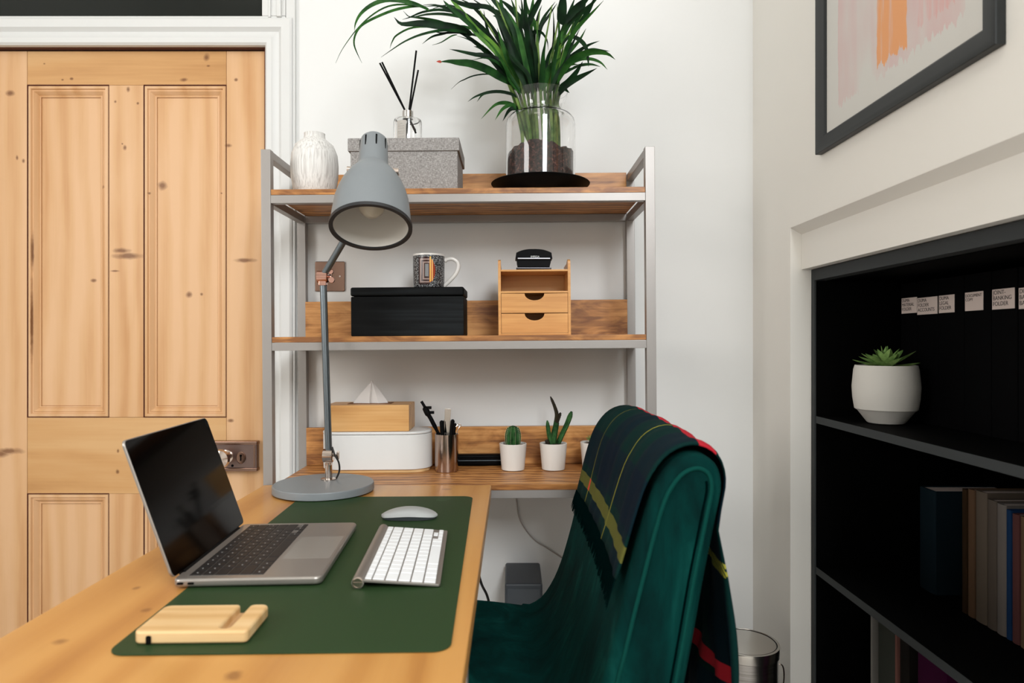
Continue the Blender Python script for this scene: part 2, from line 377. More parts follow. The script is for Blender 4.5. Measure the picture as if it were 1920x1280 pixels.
# ------------------------------------------------------------------ the room
bm = B(); box(bm, -2.5, 2.0, -1.7, 2.3, -.05, 0); struct('floor', bm, M['floor'], 'pale boarded floor')
bm = B(); box(bm, -2.5, 2.0, -1.7, 2.3, 3.42, 3.47); struct('ceiling', bm, M['ceil'], 'white ceiling')
WY = 2.04
DX0, DX1, DTOP = -1.586, -.742, 1.985       # door leaf
bm = B()
box(bm, DX1+.018, 1.3, WY, WY+.16, 0, 3.42)
box(bm, -2.45, DX0-.018, WY, WY+.16, 0, 3.42)
box(bm, DX0-.018, DX1+.018, WY, WY+.16, 2.50, 3.42)
box(bm, DX0-.018, DX1+.018, WY+.02, WY+.14, DTOP+.012, DTOP+.088)
struct('wall_back', bm, M['wall'], 'white painted back wall with the pine door')
bm = B(); box(bm, -2.5, -2.45, -1.7, -.88, 0, 3.42); box(bm, -2.5, -2.45, .18, 2.2, 0, 3.42); box(bm, -2.5, -2.45, -.88, .18, 0, 1.22); box(bm, -2.5, -2.45, -.88, .18, 2.58, 3.42); struct('wall_left', bm, M['wall'])  # opening added for the left fill light
bm = B(); box(bm, -2.48, -2.425, -.88, -.855, 1.22, 2.58); box(bm, -2.48, -2.425, .155, .18, 1.22, 2.58); box(bm, -2.48, -2.40, -.88, .18, 1.22, 1.245); box(bm, -2.48, -2.425, -.88, .18, 2.555, 2.58); struct('fill_light_frame', bm, M['trim'])  # unseen frame made up around the left fill light
# window wall behind the camera
bm = B()
box(bm, -2.45, .32, -1.65, -1.6, 0, 3.42); box(bm, 1.28, 2.0, -1.65, -1.6, 0, 3.42); box(bm, .32, 1.28, -1.65, -1.6, 0, 2.04); box(bm, .32, 1.28, -1.65, -1.6, 3.39, 3.42)
struct('wall_front', bm, M['wall'])
bm = B()
box(bm, .32, .35, -1.63, -1.585, 2.04, 3.39); box(bm, 1.25, 1.28, -1.63, -1.585, 2.04, 3.39); box(bm, .32, 1.28, -1.63, -1.57, 2.04, 2.07); box(bm, .32, 1.28, -1.63, -1.585, 3.36, 3.39)
struct('window_2', bm, M['trim'], 'white frame of the daylight window')
bm = B()
RX = .72; OY = 1.766; OZ = CZ+.294
box(bm, RX, 1.30, OY, WY, 0, 3.42); box(bm, RX, 1.30, .30, OY, OZ, 3.42); box(bm, RX, 1.30, .30, .50, 0, OZ)
box(bm, 1.22, 1.30, .50, OY, 0, OZ)
box(bm, 1.30, 2.0, .30, .36, 0, 3.42); box(bm, 1.95, 2.0, -1.6, .30, 0, 3.42)
struct('wall_right', bm, M['wall_warm'], 'warm white right wall with recessed bookcase niche')
# sloping plaster edge and header board of the niche
bm = B()
prof = [(.7205, OZ-.0005), (.7205, OZ+.001), (.80, OZ+.001), (.80, CZ+.186), (.749, CZ+.186), (.749, CZ+.277)]
loft(bm, [[(x, y, z) for x, z in prof] for y in (.501, OY-.001)])
struct('trim_1', bm, M['wall_warm'], 'cream header board above the niche')

# casing round door and transom
bm = B()
cx = DX1+.012
def casing(bm, path, w=.088, depth=.028):
    # profile: (distance from the opening, thickness)
    pr = [(0, 0), (0, .014), (.006, .020), (.020, .021), (.030, .014), (.040, .013), (.050, .024), (.060, depth), (.074, depth), (.080, .018), (w, .014), (w, 0)]
    for k, (axis, a, lo, hi, sgn) in enumerate(path):
        rings = []
        for end, mit in ((lo, 0), (hi, 1)):
            ring = []
            for d, th in pr:
                e = end + (d*mit if axis == 'v' else 0)
                if axis == 'v': ring.append((a+sgn*d, WY-th, e))
                else: ring.append(((end+(d if mit else -d)), WY-th, a+d))
            rings.append(ring)
        loft(bm, rings)
casing(bm, [('v', DX1+.010, 0, DTOP+.004, 1), ('v', DX0-.010, 0, DTOP+.004, -1), ('h', DTOP+.004, DX0-.010, DX1+.010, 1)], .060, .022)
struct('trim_2', bm, M['trim'], 'white moulded architrave around the pine door')
bm = B()
box(bm, DX1+.070, DX1+.098, WY-.014, WY+.002, 0, 2.60, .004)
box(bm, DX0-.098, DX0-.070, WY-.014, WY+.002, 0, 2.60, .004)
box(bm, DX0-.068, DX1+.070, WY-.016, WY+.01, DTOP+.066, DTOP+.090, .002)
box(bm, DX1+.000, DX1+.070, WY-.016, WY+.01, DTOP+.090, 2.50, .003)
box(bm, DX1+.020, DX1+.028, WY-.022, WY, DTOP+.084, 2.50, .003)
box(bm, DX1+.045, DX1+.060, WY-.026, WY, DTOP+.084, 2.50, .005)
box(bm, DX0-.068, DX0, WY-.016, WY+.01, DTOP+.090, 2.50, .003)
box(bm, DX0-.068, DX1+.070, WY-.016, WY+.01, 2.44, 2.60, .003)
struct('trim_3', bm, M['trim'], 'white transom window frame above the door')
bm = B(); box(bm, DX0, DX1+.001, WY+.030, WY+.036, DTOP+.089, 2.45)
M['transom'] = plain('dark_transom_glass', srgb(30, 33, 30), .12, spec=.4, bump=(9, .04, .004), var=.2)
struct('window_1', bm, M['transom'], 'dark transom pane above the door')
# door lining, its dark brown paints the shaded gap round the leaf
bm = B()
box(bm, DX1+.002, DX1+.018, WY+.001, WY+.14, 0, DTOP+.013); box(bm, DX0-.018, DX0-.002, WY+.001, WY+.14, 0, DTOP+.0035); box(bm, DX0-.002, DX1+.002, WY+.001, WY+.14, DTOP+.0035, DTOP+.0115)
struct('trim_4', bm, plain('door_lining_shadow_gap', srgb(90, 50, 34), .8), 'door lining coloured dark as the shadow gap')

# door: stiles and rails, panels with mouldings
YD = WY+.018
def zy(py): return CZ+(640-py)/F*2.06
def xp(px): return (px-960)/F*2.06
door = bpy.data.objects.new('door_1', None); C.objects.link(door); door['kind'] = 'structure'; door['label'] = 'stripped pine four-panel door'
bm = B()
xs = [DX0, xp(52)-.002, xp(205), xp(270), xp(425), DX1]
xs[1] = xp(52)
for a, b in ((xs[0], xs[1]), (xs[4], xs[5])): box(bm, a, b-.0008, YD, YD+.035, .01, DTOP, .0015)
box(bm, xs[2]+.0003, xs[3]-.0003, YD, YD+.035, zy(782)+.0004, zy(160)-.0004, .001); box(bm, xs[2]+.0003, xs[3]-.0003, YD, YD+.035, .2504, zy(925)-.0004, .001)
make('stiles', bm, M['pine'], door)
bm = B()
for z0, z1 in ((zy(160), DTOP), (zy(925), zy(782)), (.01, .25)): box(bm, xs[1]+.0004, xs[4]-.0006, YD, YD+.035, z0, z1-.0004, .001)
make('rails', bm, M['pine_rail'], door)
for a, b in ((xs[1], xs[2]), (xs[3], xs[4])):
    for z0, z1 in ((zy(782), zy(160)), (.25, zy(925))):
        bm = B(); box(bm, a-.005, b+.005, YD+.016, YD+.026, z0-.005, z1+.005); make('door_panel', bm, M['pine'], door)
        bm = B(); box(bm, a-.0006, a+.0018, YD-.0004, YD+.02, z0, z1); box(bm, a, b, YD-.0004, YD+.02, z1-.0014, z1+.0014); box(bm, b-.0010, b+.0008, YD-.0003, YD+.02, z0, z1); box(bm, a, b, YD-.0003, YD+.02, z0-.0008, z0+.0012); make('open_joint', bm, M['joint'], door)
        bm = B(); a1, b1, c1, d1 = a+.0022, b-.0012, z0+.0012, z1-.0018
        lv = [(0, YD+.017), (0, YD+.002), (.002, YD-.0010), (.009, YD-.0015), (.011, YD+.004), (.0145, YD+.004), (.0165, YD+.002), (.024, YD+.010), (.0255, YD+.0125), (.0285, YD+.011), (.031, YD+.0125), (.031, YD+.0165)]
        rings = [[(a1+i, y, c1+i), (b1-i, y, c1+i), (b1-i, y, d1-i), (a1+i, y, d1-i)] for i, y in lv]
        loft(bm, rings, cap=False); make('panel_moulding', bm, M['pine'], door, smooth=25)
        bm = B(); i_ = .0335
        for q_ in ((a+i_-.001, a+i_, z0+i_, z1-i_), (b-i_, b-i_+.001, z0+i_, z1-i_), (a+i_, b-i_, z0+i_-.001, z0+i_), (a+i_, b-i_, z1-i_, z1-i_+.0012)): box(bm, q_[0], q_[1], YD+.0156, YD+.018, q_[2], q_[3])
        make('inner_joint', bm, M['joint2'], door)
# rim lock
bm = B(); lx0, lx1, lz0, lz1 = xp(378), xp(487), zy(878), zy(827)
box(bm, lx0, lx1, YD-.022, YD-.0005, lz0, lz1, .003)
lock = make('rim_lock', bm, plain('aged_nickel_case', srgb(128, 108, 102), .3, .8, var=.1), door); lock['label'] = 'aged nickel rim lock with knob and keyhole'
bm = B()
for z in (lz0-.004, lz1-.007): box(bm, lx0, lx1+.002, YD-.026, YD-.001, z, z+.011, .003)
box(bm, lx1-.010, lx1-.004, YD-.0235, YD-.02, lz0+.008, lz1-.008, .001)
make('lock_rim', bm, M['bronze'], lock)
bm = B(); kc = (xp(431), YD-.022, zy(853))
lathe(bm, [(.020, 0), (.020, .003), (.010, .006), (.008, .022), (.012, .028), (.024, .033), (.028, .042), (.025, .052), (.012, .057), (0, .058)], n=32, mat=Matrix.Translation(kc) @ Matrix.Rotation(R(90), 4, 'X'))
make('door_knob', bm, M['chrome'], lock)
bm = B(); ec = (xp(458), YD-.022, zy(855))
lathe(bm, [(.0165, 0), (.0165, .002), (.014, .004), (.0105, .003), (0, .003)], n=24, mat=Matrix.Translation(ec) @ Matrix.Rotation(R(90), 4, 'X') @ Matrix.Diagonal((.85, 1.1, 1, 1)))
make('escutcheon', bm, M['bronze'], lock)
bm = B(); box(bm, ec[0]-.0018, ec[0]+.0018, ec[1]-.0040, ec[1]-.0028, ec[2]-.009, ec[2]+.007); lathe(bm, [(.0035, 0), (.0035, .0012)], n=16, mat=Matrix.Translation((ec[0], ec[1]-.0028, ec[2]+.006)) @ Matrix.Rotation(R(90), 4, 'X'))
lathe(bm, [(.004, 0), (.004, .0012)], n=16, mat=Matrix.Translation((xp(442), YD-.0218, zy(870))) @ Matrix.Rotation(R(90), 4, 'X'))
make('keyhole', bm, M['black'], lock)

# ------------------------------------------------------------------ bookcase in the niche
bc = thing('bookcase', 'dark grey bookcase built into the niche in the right wall', 'bookcase', (.7725, 0, 0))
BX = .7725; BY1 = 1.762; BY0 = .51; BT = CZ+.184
bm = B()
box(bm, 0, .43, BY1-.018, BY1, 0, BT); make('side_panel', bm, M['bookcase'], bc)
bm = B(); box(bm, 0, .43, BY0, BY0+.018, 0, BT); make('side_panel', bm, M['bookcase'], bc)
bm = B(); box(bm, 0, .43, BY0+.0185, BY1-.0185, BT-.028, BT); make('top_panel', bm, M['bookcase'], bc)
bm = B(); box(bm, .43, .44, BY0, BY1, 0, BT); make('back_panel', bm, M['bookcase_shade'], bc)
bm = B(); box(bm, .03, .425, BY0+.019, BY1-.022, BT-.0305, BT-.0285); make('top_shade_sheet', bm, M['bookcase_shade'], bc)  # dark sheet paints the shade under the top panel
bm = B(); box(bm, .004, .43, BY1-.0215, BY1-.0185, .07, BT-.03); make('side_shade_sheet', bm, M['bookcase_shade'], bc)  # dark sheet paints the shade on the inner side
bm = B(); box(bm, .01, .43, BY0+.0185, BY1-.0185, 0, .06); make('plinth', bm, M['bookcase'], bc)
SH1 = CZ-.190; SH2 = CZ-.574; SH3 = .08
for z in (SH1, SH2, SH3):
    bm = B(); box(bm, .0035, .43, BY0+.0185, BY1-.022, z-.018, z); sf = make('shelf', bm, M['bookcase_shade'], bc)  # board blackened to stand for shade on the shelf
    bm = B(); box(bm, .002, .0034, BY0+.0185, BY1-.022, z-.018, z, .0004); make('lit_edge_strip', bm, M['bookcase'], sf)  # lighter strip paints the lit front edge of the shelf
# box files with paper labels, standing on the shelf
lab = [(1691, 1719.5, 558, 587, 'DUMA\nMATERIAL\nFOLDER', 'dim paper label, furthest back of the row of labels'),
       (1720.5, 1758, 557, 589, 'DUMA\nFOLDER\nACCOUNTS', 'label whose last line reads ACCOUNTS'),
       (1761, 1790, 553, 586, 'DUMA\nLEGAL\nFOLDER', 'label third from the back, reading LEGAL FOLDER'),
       (1810, 1844, 547, 582, 'DOCUMENT\nCOPY', 'label with only two written lines'),
       (1861, 1903, 541, 579, 'JOINT-\nBANKING\nFOLDER', 'label reading JOINT-BANKING FOLDER'),
       (1911, 1950, 538, 578, 'DUMA\nBANKING\nBANK', 'label cut off at the right picture edge')]
FX = .952
for i, (a, b, t0, t1, txt, desc) in enumerate(lab):
    ya, yb = FX*F/(a-960), FX*F/(b-960)
    yn = FX*F/(lab[i+1][0]-960) if i < 5 else yb-.02
    y1 = ya+.003; y0 = min(yb-.002, (yb+yn)/2 + .0015) if i < 5 else yb-.006
    if i < 5: y0 = yn+.0045
    o = thing('box_file', 'black box file with '+desc, 'box file', (FX, (y0+y1)/2, SH1), group='black labelled box files')
    w = (y1-y0)/2
    bm = B(); box(bm, 0, .25, -w, w, .0005, .33, .002); make('case', bm, M['folder'], o)
    yc = (ya+yb)/2-(y0+y1)/2; zt = CZ+(640-(t0+t1)/2)/F*(ya+yb)/2 - SH1; hh = (t1-t0)/F*(ya+yb)/4; lw = (ya-yb)/2
    bm = B(); box(bm, -.0008, 0.0002, yc-lw, yc+lw, zt-hh, zt+hh); lb = make('paper_label', bm, M['paper'], o); lb['label'] = 'cream paper label with handwriting'
    nl = txt.count('\n')+1
    lettering('lettering', txt, hh*2/(3.4 if nl > 2 else 4.4), M['ink'], lb, (-.0010, yc+lw*.93, zt+hh*.48), (R(90), 0, R(-90)), .0001, spacing=.95)
# succulent in a tapered white pot
o = thing('potted_succulent', 'green pointed-leaf succulent in a white faceted pot on the dark bookcase shelf', 'plant', (.868, 1.585, SH1))
bm = B(); prf = [(.036, .0005), (.040, .003), (.060, .030), (.066, .034), (.070, .060), (.0715, .085), (.068, .125), (.065, .135), (.062, .135), (.062, .120), (0, .118)]
lathe(bm, prf, n=64); make('pot', bm, M['concrete'], o)
bm = B(); lathe(bm, [(.0618, .119), (.05, .126), (0, .128)], n=32, cap=False); make('soil', bm, M['soil'], o)
random.seed(4)
def blade(bm, base, d, up, L, w, th, curl=0.0, n=8):
    d = Vector(d).normalized(); up = Vector(up); s = d.cross(up).normalized(); up = s.cross(d).normalized()
    rings = []
    for k in range(n+1):
        q = k/n; ww = w*(math.sin(math.pi*min(1, (q*.82+.18)))**.8 if q < 1 else 0)*.5+.0002; tt = th*(1-q)*.5+.0003
        c = Vector(base)+d*L*q+up*(curl*q*q*L)
        rings.append([c+s*ww, c+up*tt*.3, c-s*ww, c-up*tt])
        if True: rings[-1] = [c+s*ww+up*ww*.35, c+up*tt*.15, c-s*ww+up*ww*.35, c-up*tt]
    loft(bm, rings)
for layer, (nn, el, L, w) in enumerate(((7, 8, .078, .022), (6, 24, .066, .024), (5, 48, .052, .022), (3, 74, .046, .014))):
    for k in range(nn):
        a = 2*math.pi*(k+.37*layer)/nn+random.uniform(-.15, .15); e = R(el+random.uniform(-6, 6))
        bm = B(); blade(bm, (0, 0, .128+.003*layer), (math.cos(a)*math.cos(e), math.sin(a)*math.cos(e), math.sin(e)), (0, 0, 1), L*random.uniform(.85, 1.1), w, .006, .12)
        make('leaf', bm, M['succulent'], o)
# books on the middle shelf and lower shelf
def book(x, y0, y1, zb, h, depth, mat, label, kind='book', cat='book', group=None, pages=True):
    o = thing(kind, label, cat, (x, (y0+y1)/2, zb), group=group); w = (y0-y1)/2 if y0 > y1 else (y1-y0)/2
    bm = B()
    rings = []
    for z in (0.0005, h):
        rings.append([(depth, -w, z), (.004, -w, z), (.0015, -w*.8, z), (0, 0, z), (.0015, w*.8, z), (.004, w, z), (depth, w, z), (depth, w-.0015, z), (.005, w-.0015, z), (.005, -w+.0015, z), (depth, -w+.0015, z)])
    loft(bm, rings); make('cover', bm, mat, o)
    bm = B(); box(bm, .0055, depth-.004, -w+.0018, w-.0018, .003, h-.003); make('page_block', bm, M['paper'], o)
    return o
bk = lambda r, g, b: plain('book_cloth', srgb(r*.72, g*.72, b*.72), .8, spec=.1)
specs = [(1802, 1812, .262, (66, 46, 26), 'narrow brown book at the back end of the pale row on the middle shelf'),
         (1813, 1826, .266, (128, 98, 74), 'tan book second in the pale row on the middle shelf'),
         (1827, 1848, .268, (132, 118, 104), 'wide beige book rising highest behind the white binder on the middle shelf'),
         (1849, 1866, .258, (120, 108, 98), 'taupe book between the wide beige one and the pale grey one'),
         (1867, 1884, .256, (150, 142, 136), 'pale grey rounded book with a hole in its spine'),
         (1885, 1895, .250, (30, 70, 120), 'thin blue book beside the pale grey one'),
         (1896, 1910, .246, (120, 74, 72), 'dusty red book near the right picture edge on the middle shelf'),
         (1911, 1930, .246, (140, 112, 84), 'light brown book at the right picture edge on the middle shelf')]
for a, b, h, c, lb in specs:
    X = .955; book(X, X*F/(a-960), X*F/(b-960)+.0008, SH2, h, .2, bk(*c), lb, group='pale books on the middle shelf')
X = .955
book(X, X*F/(1722-960), X*F/(1752-960), SH2, .235, .18, bk(20, 40, 50), 'dark blue-green book standing apart behind the pale row')
X = .87
book(X, X*F/(1631-960), X*F/(1634.5-960), SH3, .42, .2, bk(180, 176, 170), 'very thin white booklet standing under the lower dark shelf', 'booklet')
book(X, X*F/(1644-960), X*F/(1675-960), SH3, .43, .24, bk(84, 88, 80), 'grey-green ring binder under the lower dark shelf', 'ring_binder', 'binder')
book(X, X*F/(1677-960), X*F/(1680-960), SH3, .43, .2, bk(176, 120, 110), 'thin pink booklet pressed against the grey-green binder', 'booklet')
book(X, X*F/(1685-960), X*F/(1702-960), SH3, .42, .24, bk(36, 32, 28), 'dark brown binder beside the grey-green one', 'ring_binder', 'binder')
book(X, X*F/(1718-960), X*F/(1772-960), SH3, .365, .2, bk(84, 10, 66), 'purple storage file on the lowest shelf', 'storage_file', 'file')

# ------------------------------------------------------------------ picture on the right wall
pf = thing('framed_painting', 'abstract pink and orange painting in a dark frame on the right wall', 'painting')
FZ0, FZ1, FY0, FY1 = CZ+.433, CZ+.433+.82, .994, 1.586
bm = B()
lv = [(0, .719), (0, .706), (.001, .704), (.012, .704), (.034, .7085), (.038, .712), (.038, .717)]
loft(bm, [[(x, FY0+i, FZ0+i), (x, FY1-i, FZ0+i), (x, FY1-i, FZ1-i), (x, FY0+i, FZ1-i)] for i, x in lv], cap=False)
make('picture_frame', bm, M['frame'], pf, smooth=20)
bm = B(); box(bm, .714, .7185, FY0+.03, FY1-.03, FZ0+.03, FZ1-.03); make('canvas', bm, M['painting'], pf)

# ------------------------------------------------------------------ shelving desk unit (metal frame)
HX = -.125; TILT = -.0075; HW = .4965
hu = thing('shelving_desk', 'tall steel-framed desk with two wooden shelves above against the white wall', 'shelving unit', (HX, 1.72, 0), ry=TILT)
def hz(h): return CZ+h
def sh(X, h): return CZ+h+.0075*(X-HX)       # height of a shelf surface at world X
ps = .024; D = .312
for sx in (-1, 1):
    for y0 in (0, D-ps):
        top = CZ+.488
        bm = B(); x0 = HW-ps if sx > 0 else -HW
        box(bm, x0, x0+ps, y0, y0+ps, .004, top, .0012); make('post', bm, M['steel'], hu)
    x0 = HW-ps if sx > 0 else -HW
    for z in (CZ+.488-.020, CZ+.352, CZ-.020, CZ-.396):
        bm = B(); box(bm, x0+.002, x0+ps-.002, ps, D-ps, z-.0, z+.020, .001); make('side_rail', bm, M['steel'], hu)
for z in (CZ+.352, CZ-.020, CZ-.396):
    for y0 in (.0, D-ps):
        bm = B(); box(bm, -HW+ps, HW-ps, y0+.001, y0+ps-.002, z, z+.0205, .001); make('cross_rail', bm, M['steel'], hu)
for z in (CZ+.3728, CZ+.0008):
    bm = B(); box(bm, -HW+ps+.0005, HW-ps-.0005, .001, D-.001, z, z+.0140, .001); make('shelf_board', bm, M['shelfwood'], hu)
bm = B(); box(bm, -HW+ps+.0005, HW-ps-.0005, -.001, D-.001, CZ-.3752, CZ-.3602, .001); make('desk_board', bm, M['shelfwood'], hu)
for z, h in ((CZ+.387, .105), (CZ+.015, .105), (CZ-.360, .110)):
    bm = B(); box(bm, -HW+ps, HW-ps, D-ps-.006, D-ps+.012, z+.0005, z+h, .0015); make('back_board', bm, M['shelfwood'], hu)

# near desk
nd = thing('desk', 'honey-coloured wooden desk in the foreground carrying the green mat', 'desk', (-.338, 1.2, 0))
bm = B(); box(bm, -.285, .286, -.66, .5135, .722, .75, .0025, 3); make('desktop', bm, M['desk'], nd)
for x, y in ((-.27, -.335), (.253, -.335), (-.27, .40), (.14, .40)):
    if 1:
        bm = B(); box(bm, x, x+.028, y, y+.028, 0, .722, .001); make('leg', bm, M['steel'], nd)
bm = B(); 
box(bm, -.268, -.244, -.307, .40, .690, .7215, .001); box(bm, .14, .164, -.307, .40, .690, .7215, .001)
for y in (-.333, .402): box(bm, -.242, .253 if y < 0 else .14, y, y+.024, .690, .7215, .001)
make('apron_frame', bm, M['steel'], nd)

# desk mat
MR = R(1.4)
mt = thing('desk_mat', 'dark green leather desk mat lying on the wooden desk', 'desk mat', (-.279, 1.181, .75), MR)
bm = B(); slab(bm, .396, .792, .022, .0003, .0022, .0006, n=8); make('mat_sheet', bm, M['mat'], mt)
bm = B()
for dy, L in ((0, .030), (-.014, .022)): box(bm, .118, .118+L, .366+dy, .3675+dy, .0021, .0025)
make('embossed_mark', bm, plain('embossed_green', srgb(62, 92, 60), .5), mt)
MT = .7524

# laptop
lp = thing('laptop', 'open silver laptop with a black screen on the green mat', 'laptop', (-.3935, 1.145, MT), R(3.1))
bm = B(); slab(bm, .214, .304, .012, .0015, .0135, .004, n=8, seg=4); ls = make('base', bm, M['alu'], lp)
bm = B(); box(bm, -.089, .019, -.138, .138, .0125, .01365, .0004); make('keyboard_well', bm, plain('well_grey', srgb(120, 116, 112), .5, .4), lp)
for r in range(6):
    x0 = -.0885+r*.0180; y = -.1375
    lay = {0: [14]*1, 1: [], 2: [], 3: [], 4: [], 5: []}
    if r == 0: ws = [1.0]*14
    elif r == 1: ws = [1]*13+[1.5]
    elif r == 2: ws = [1.5]+[1]*13
    elif r == 3: ws = [1.75]+[1]*11+[1.75]
    elif r == 4: ws = [2.25]+[1]*10+[2.25]
    else: ws = [1, 1, 1, 1.25, 5, 1.25, 1, 1, 1, 1]
    tot = sum(ws); u = .275/tot
    for i, w_ in enumerate(ws):
        a, b = y, y+w_*u; y = b
        bm = B()
        if r == 5 and i in (7, 9): box(bm, x0+.0092, x0+.0168, a+.0008, b-.0008, .0134, .0146, .0004, 1)
        elif r == 5 and i == 8:
            box(bm, x0+.0002, x0+.0080, a+.0008, b-.0008, .0134, .0146, .0004, 1); box(bm, x0+.0090, x0+.0168, a+.0008, b-.0008, .0134, .0146, .0004, 1)
        else: box(bm, x0+.0002, x0+.0170, a+.0008, b-.0008, .0134, .0146, .0004, 1)
        if w_ <= 1.2: box(bm, x0+.0075, x0+.0095, (a+b)/2-.0016, (a+b)/2+.0016, .01455, .01468)
        for f_ in bm.faces:
            if min(v.co.z for v in f_.verts) > .01464: f_.material_index = 1
        k = make('key', bm, [M['key_black'], M['ink_light']], lp, smooth=0)
bm = B(); slab(bm, .074, .122, .003, .0130, .01362, 0, cx=.063, cy=-.004, n=3); make('trackpad', bm, M['alu_dark'], lp)
bm = B()
for x in (-.095, -.080): slab(bm, .009, .003, .0014, 0, .001, 0, n=4, mat=Matrix.Translation((x, -.1525, .0075)) @ Matrix.Rotation(R(90), 4, 'X'))
make('port', bm, M['black'], lp)
bm = B(); box(bm, .1055, .1075, -.012, .012, .0095, .0128, .0008); make('opening_notch', bm, M['alu_dark'], lp)
al = R(19.5)
sm = Matrix.Translation((-.1035, 0, .0125)) @ Matrix.Rotation(-al, 4, 'Y') @ Matrix(((0, 0, 1, 0), (0, 1, 0, 0), (-1, 0, 0, 0), (0, 0, 0, 1)))
# local plate: x' -> down, y along, thickness -> +x
bm = B(); slab(bm, .212, .304, .010, -.0048, -.0002, .0016, cx=-.106-.003, n=8, mat=sm); scr = make('screen_lid', bm, M['alu'], lp)
bm = B(); slab(bm, .2095, .3012, .009, -.0004, .0004, .0002, cx=-.1055-.003, n=8, mat=sm); make('display', bm, M['screen'], scr)
bm = B(); tube(bm, [(-.1055, -.12, .0115), (-.1055, .12, .0115)], .0048, 12); make('hinge', bm, M['black'], scr)

# keyboard
kb = thing('keyboard', 'slim silver keyboard with white keys on the green mat', 'keyboard', (-.1745, 1.131, MT), R(3.2))
KW, KL = .131, .284
tl = Matrix.Translation((-KW/2+.009, 0, .0125)) @ Matrix.Rotation(R(4.6), 4, 'Y') @ Matrix.Translation((KW/2-.009, 0, 0))
bm = B(); slab(bm, KW-.010, KL, .004, -.002, .0015, .0005, cx=.002, n=4, mat=tl); make('body_plate', bm, M['alu'], kb)
bm = B(); tube(bm, [(-KW/2+.009, -KL/2, .0092), (-KW/2+.009, KL/2, .0092)], .0090, 24); make('battery_tube', bm, M['alu'], kb)
bm = B(); lathe(bm, [(.0082, 0), (.0082, .0008), (.0066, .0012), (.0064, .0005), (0, .0005)], n=24, mat=Matrix.Translation((-KW/2+.009, -KL/2, .0092)) @ Matrix.Rotation(R(90), 4, 'X')); box(bm, -KW/2+.003, -KW/2+.015, -KL/2-.0012, -KL/2, .0084, .0100)
make('battery_cap', bm, M['chrome'], kb)
for r in range(6):
    pit = .0186; x0 = -KW/2+.0185 + (0 if r == 0 else (.0112 + (r-1)*pit)); kh = .0094 if r == 0 else .0166
    if r == 0: ws = [1.0]*14
    elif r == 1: ws = [1]*13+[1.5]
    elif r == 2: ws = [1.5]+[1]*13
    elif r == 3: ws = [1.75]+[1]*11+[1.75]
    elif r == 4: ws = [2.25]+[1]*10+[2.25]
    else: ws = [1, 1, 1, 1.25, 5, 1.25, 1, 1, 1, 1]
    tot = sum(ws); u = (KL-.006)/tot; y = -KL/2+.003
    for i, w_ in enumerate(ws):
        a, b = y, y+w_*u; y = b; bm = B()
        if r == 5 and i in (7, 9): box(bm, x0+.0088, x0+kh, a+.0009, b-.0009, .0012, .0030, .0005, 1, mat=tl)
        elif r == 5 and i == 8: box(bm, x0, x0+.0078, a+.0009, b-.0009, .0012, .0030, .0005, 1, mat=tl); box(bm, x0+.0090, x0+kh, a+.0009, b-.0009, .0012, .0030, .0005, 1, mat=tl)
        else: box(bm, x0, x0+kh, a+.0009, b-.0009, .0012, .0030, .0005, 1, mat=tl)
        make('key', bm, M['key_white'], kb, smooth=0)

# mouse
ms = thing('computer_mouse', 'low white computer mouse behind the keyboard on the mat', 'mouse', (-.208, 1.385, MT), R(2))
def mouse_rings(zf, scale=1.0, base=.0):
    pass
bm = B(); NX, NA = 24, 16; top = []
for i in range(NX+1):
    s = -1+2*i/NX; x = .0567*s; hw = .0285*(1-abs(s)**3.2)**.5+.0004; H = .0215*(1-(s*.86)**2)**.75
    zb = .0035+.0055*(1-s*s); row = []
    for j in range(NA+1):
        q = -1+2*j/NA; row.append((x, hw*q, zb+(H-zb)*(1-abs(q)**3)**.6 if abs(q) < 1 else zb))
    top.append(row)
loft(bm, top, cap=False, closed=False)
bmesh.ops.solidify(bm, geom=list(bm.faces), thickness=.001)
make('shell', bm, M['white_plastic'], ms)
bm = B(); rings = []
for i in range(NX+1):
    s = -1+2*i/NX; x = .055*s; hw = .0268*(1-abs(s)**3.2)**.5+.0003; zb = .0034+.0055*(1-s*s); z0 = .0006
    rings.append([(x, -hw, zb), (x, hw, zb), (x, hw*.93, z0), (x, -hw*.93, z0)])
loft(bm, rings); make('underside', bm, plain('mouse_base_grey', srgb(90, 94, 98), .4, .6), ms)

# bamboo phone stand
st = thing('phone_stand', 'pale bamboo phone stand with a slanted groove at the near end of the mat', 'phone stand', (-.3815, .8475, MT), R(1.6))
bm = B()
W2, H2 = .067, .0415; sl0, sl1, sy0 = .0300, .0425, -.026
def arc_(cx, cy, r_, a0, a1, n=6): return [(cx+r_*math.cos(R(a0+(a1-a0)*k/n)), cy+r_*math.sin(R(a0+(a1-a0)*k/n))) for k in range(n+1)]
poly = arc_(-W2+.010, -H2+.010, .010, 180, 270)+arc_(W2-.006, -H2+.006, .006, 270, 360)+arc_(W2-.010, H2-.010, .010, 0, 90)+arc_(sl1+.007, H2-.007, .007, 90, 180)
poly += arc_((sl0+sl1)/2, sy0, (sl1-sl0)/2, 0, -180, 8)+arc_(sl0-.005, H2-.005, .005, 0, 90)+arc_(-W2+.010, H2-.010, .010, 90, 180)
loft(bm, [[(x, y, z) for x, y in poly] for z in (.0006, .0155)])
pb = make('block', bm, M['bamboo_pale'], st); bv = pb.modifiers.new('soft_edges', 'BEVEL'); bv.width = .0028; bv.segments = 3; bv.limit_method = 'ANGLE'; bv.angle_limit = R(50)
bm = B(); box(bm, sl0-.002, sl1+.002, sy0-.004, H2-.004, .0007, .0060, .001); make('groove_floor', bm, wood('bamboo_groove', srgb(206, 168, 122), srgb(190, 150, 106), srgb(160, 120, 80), 'Y', 1).m, st)
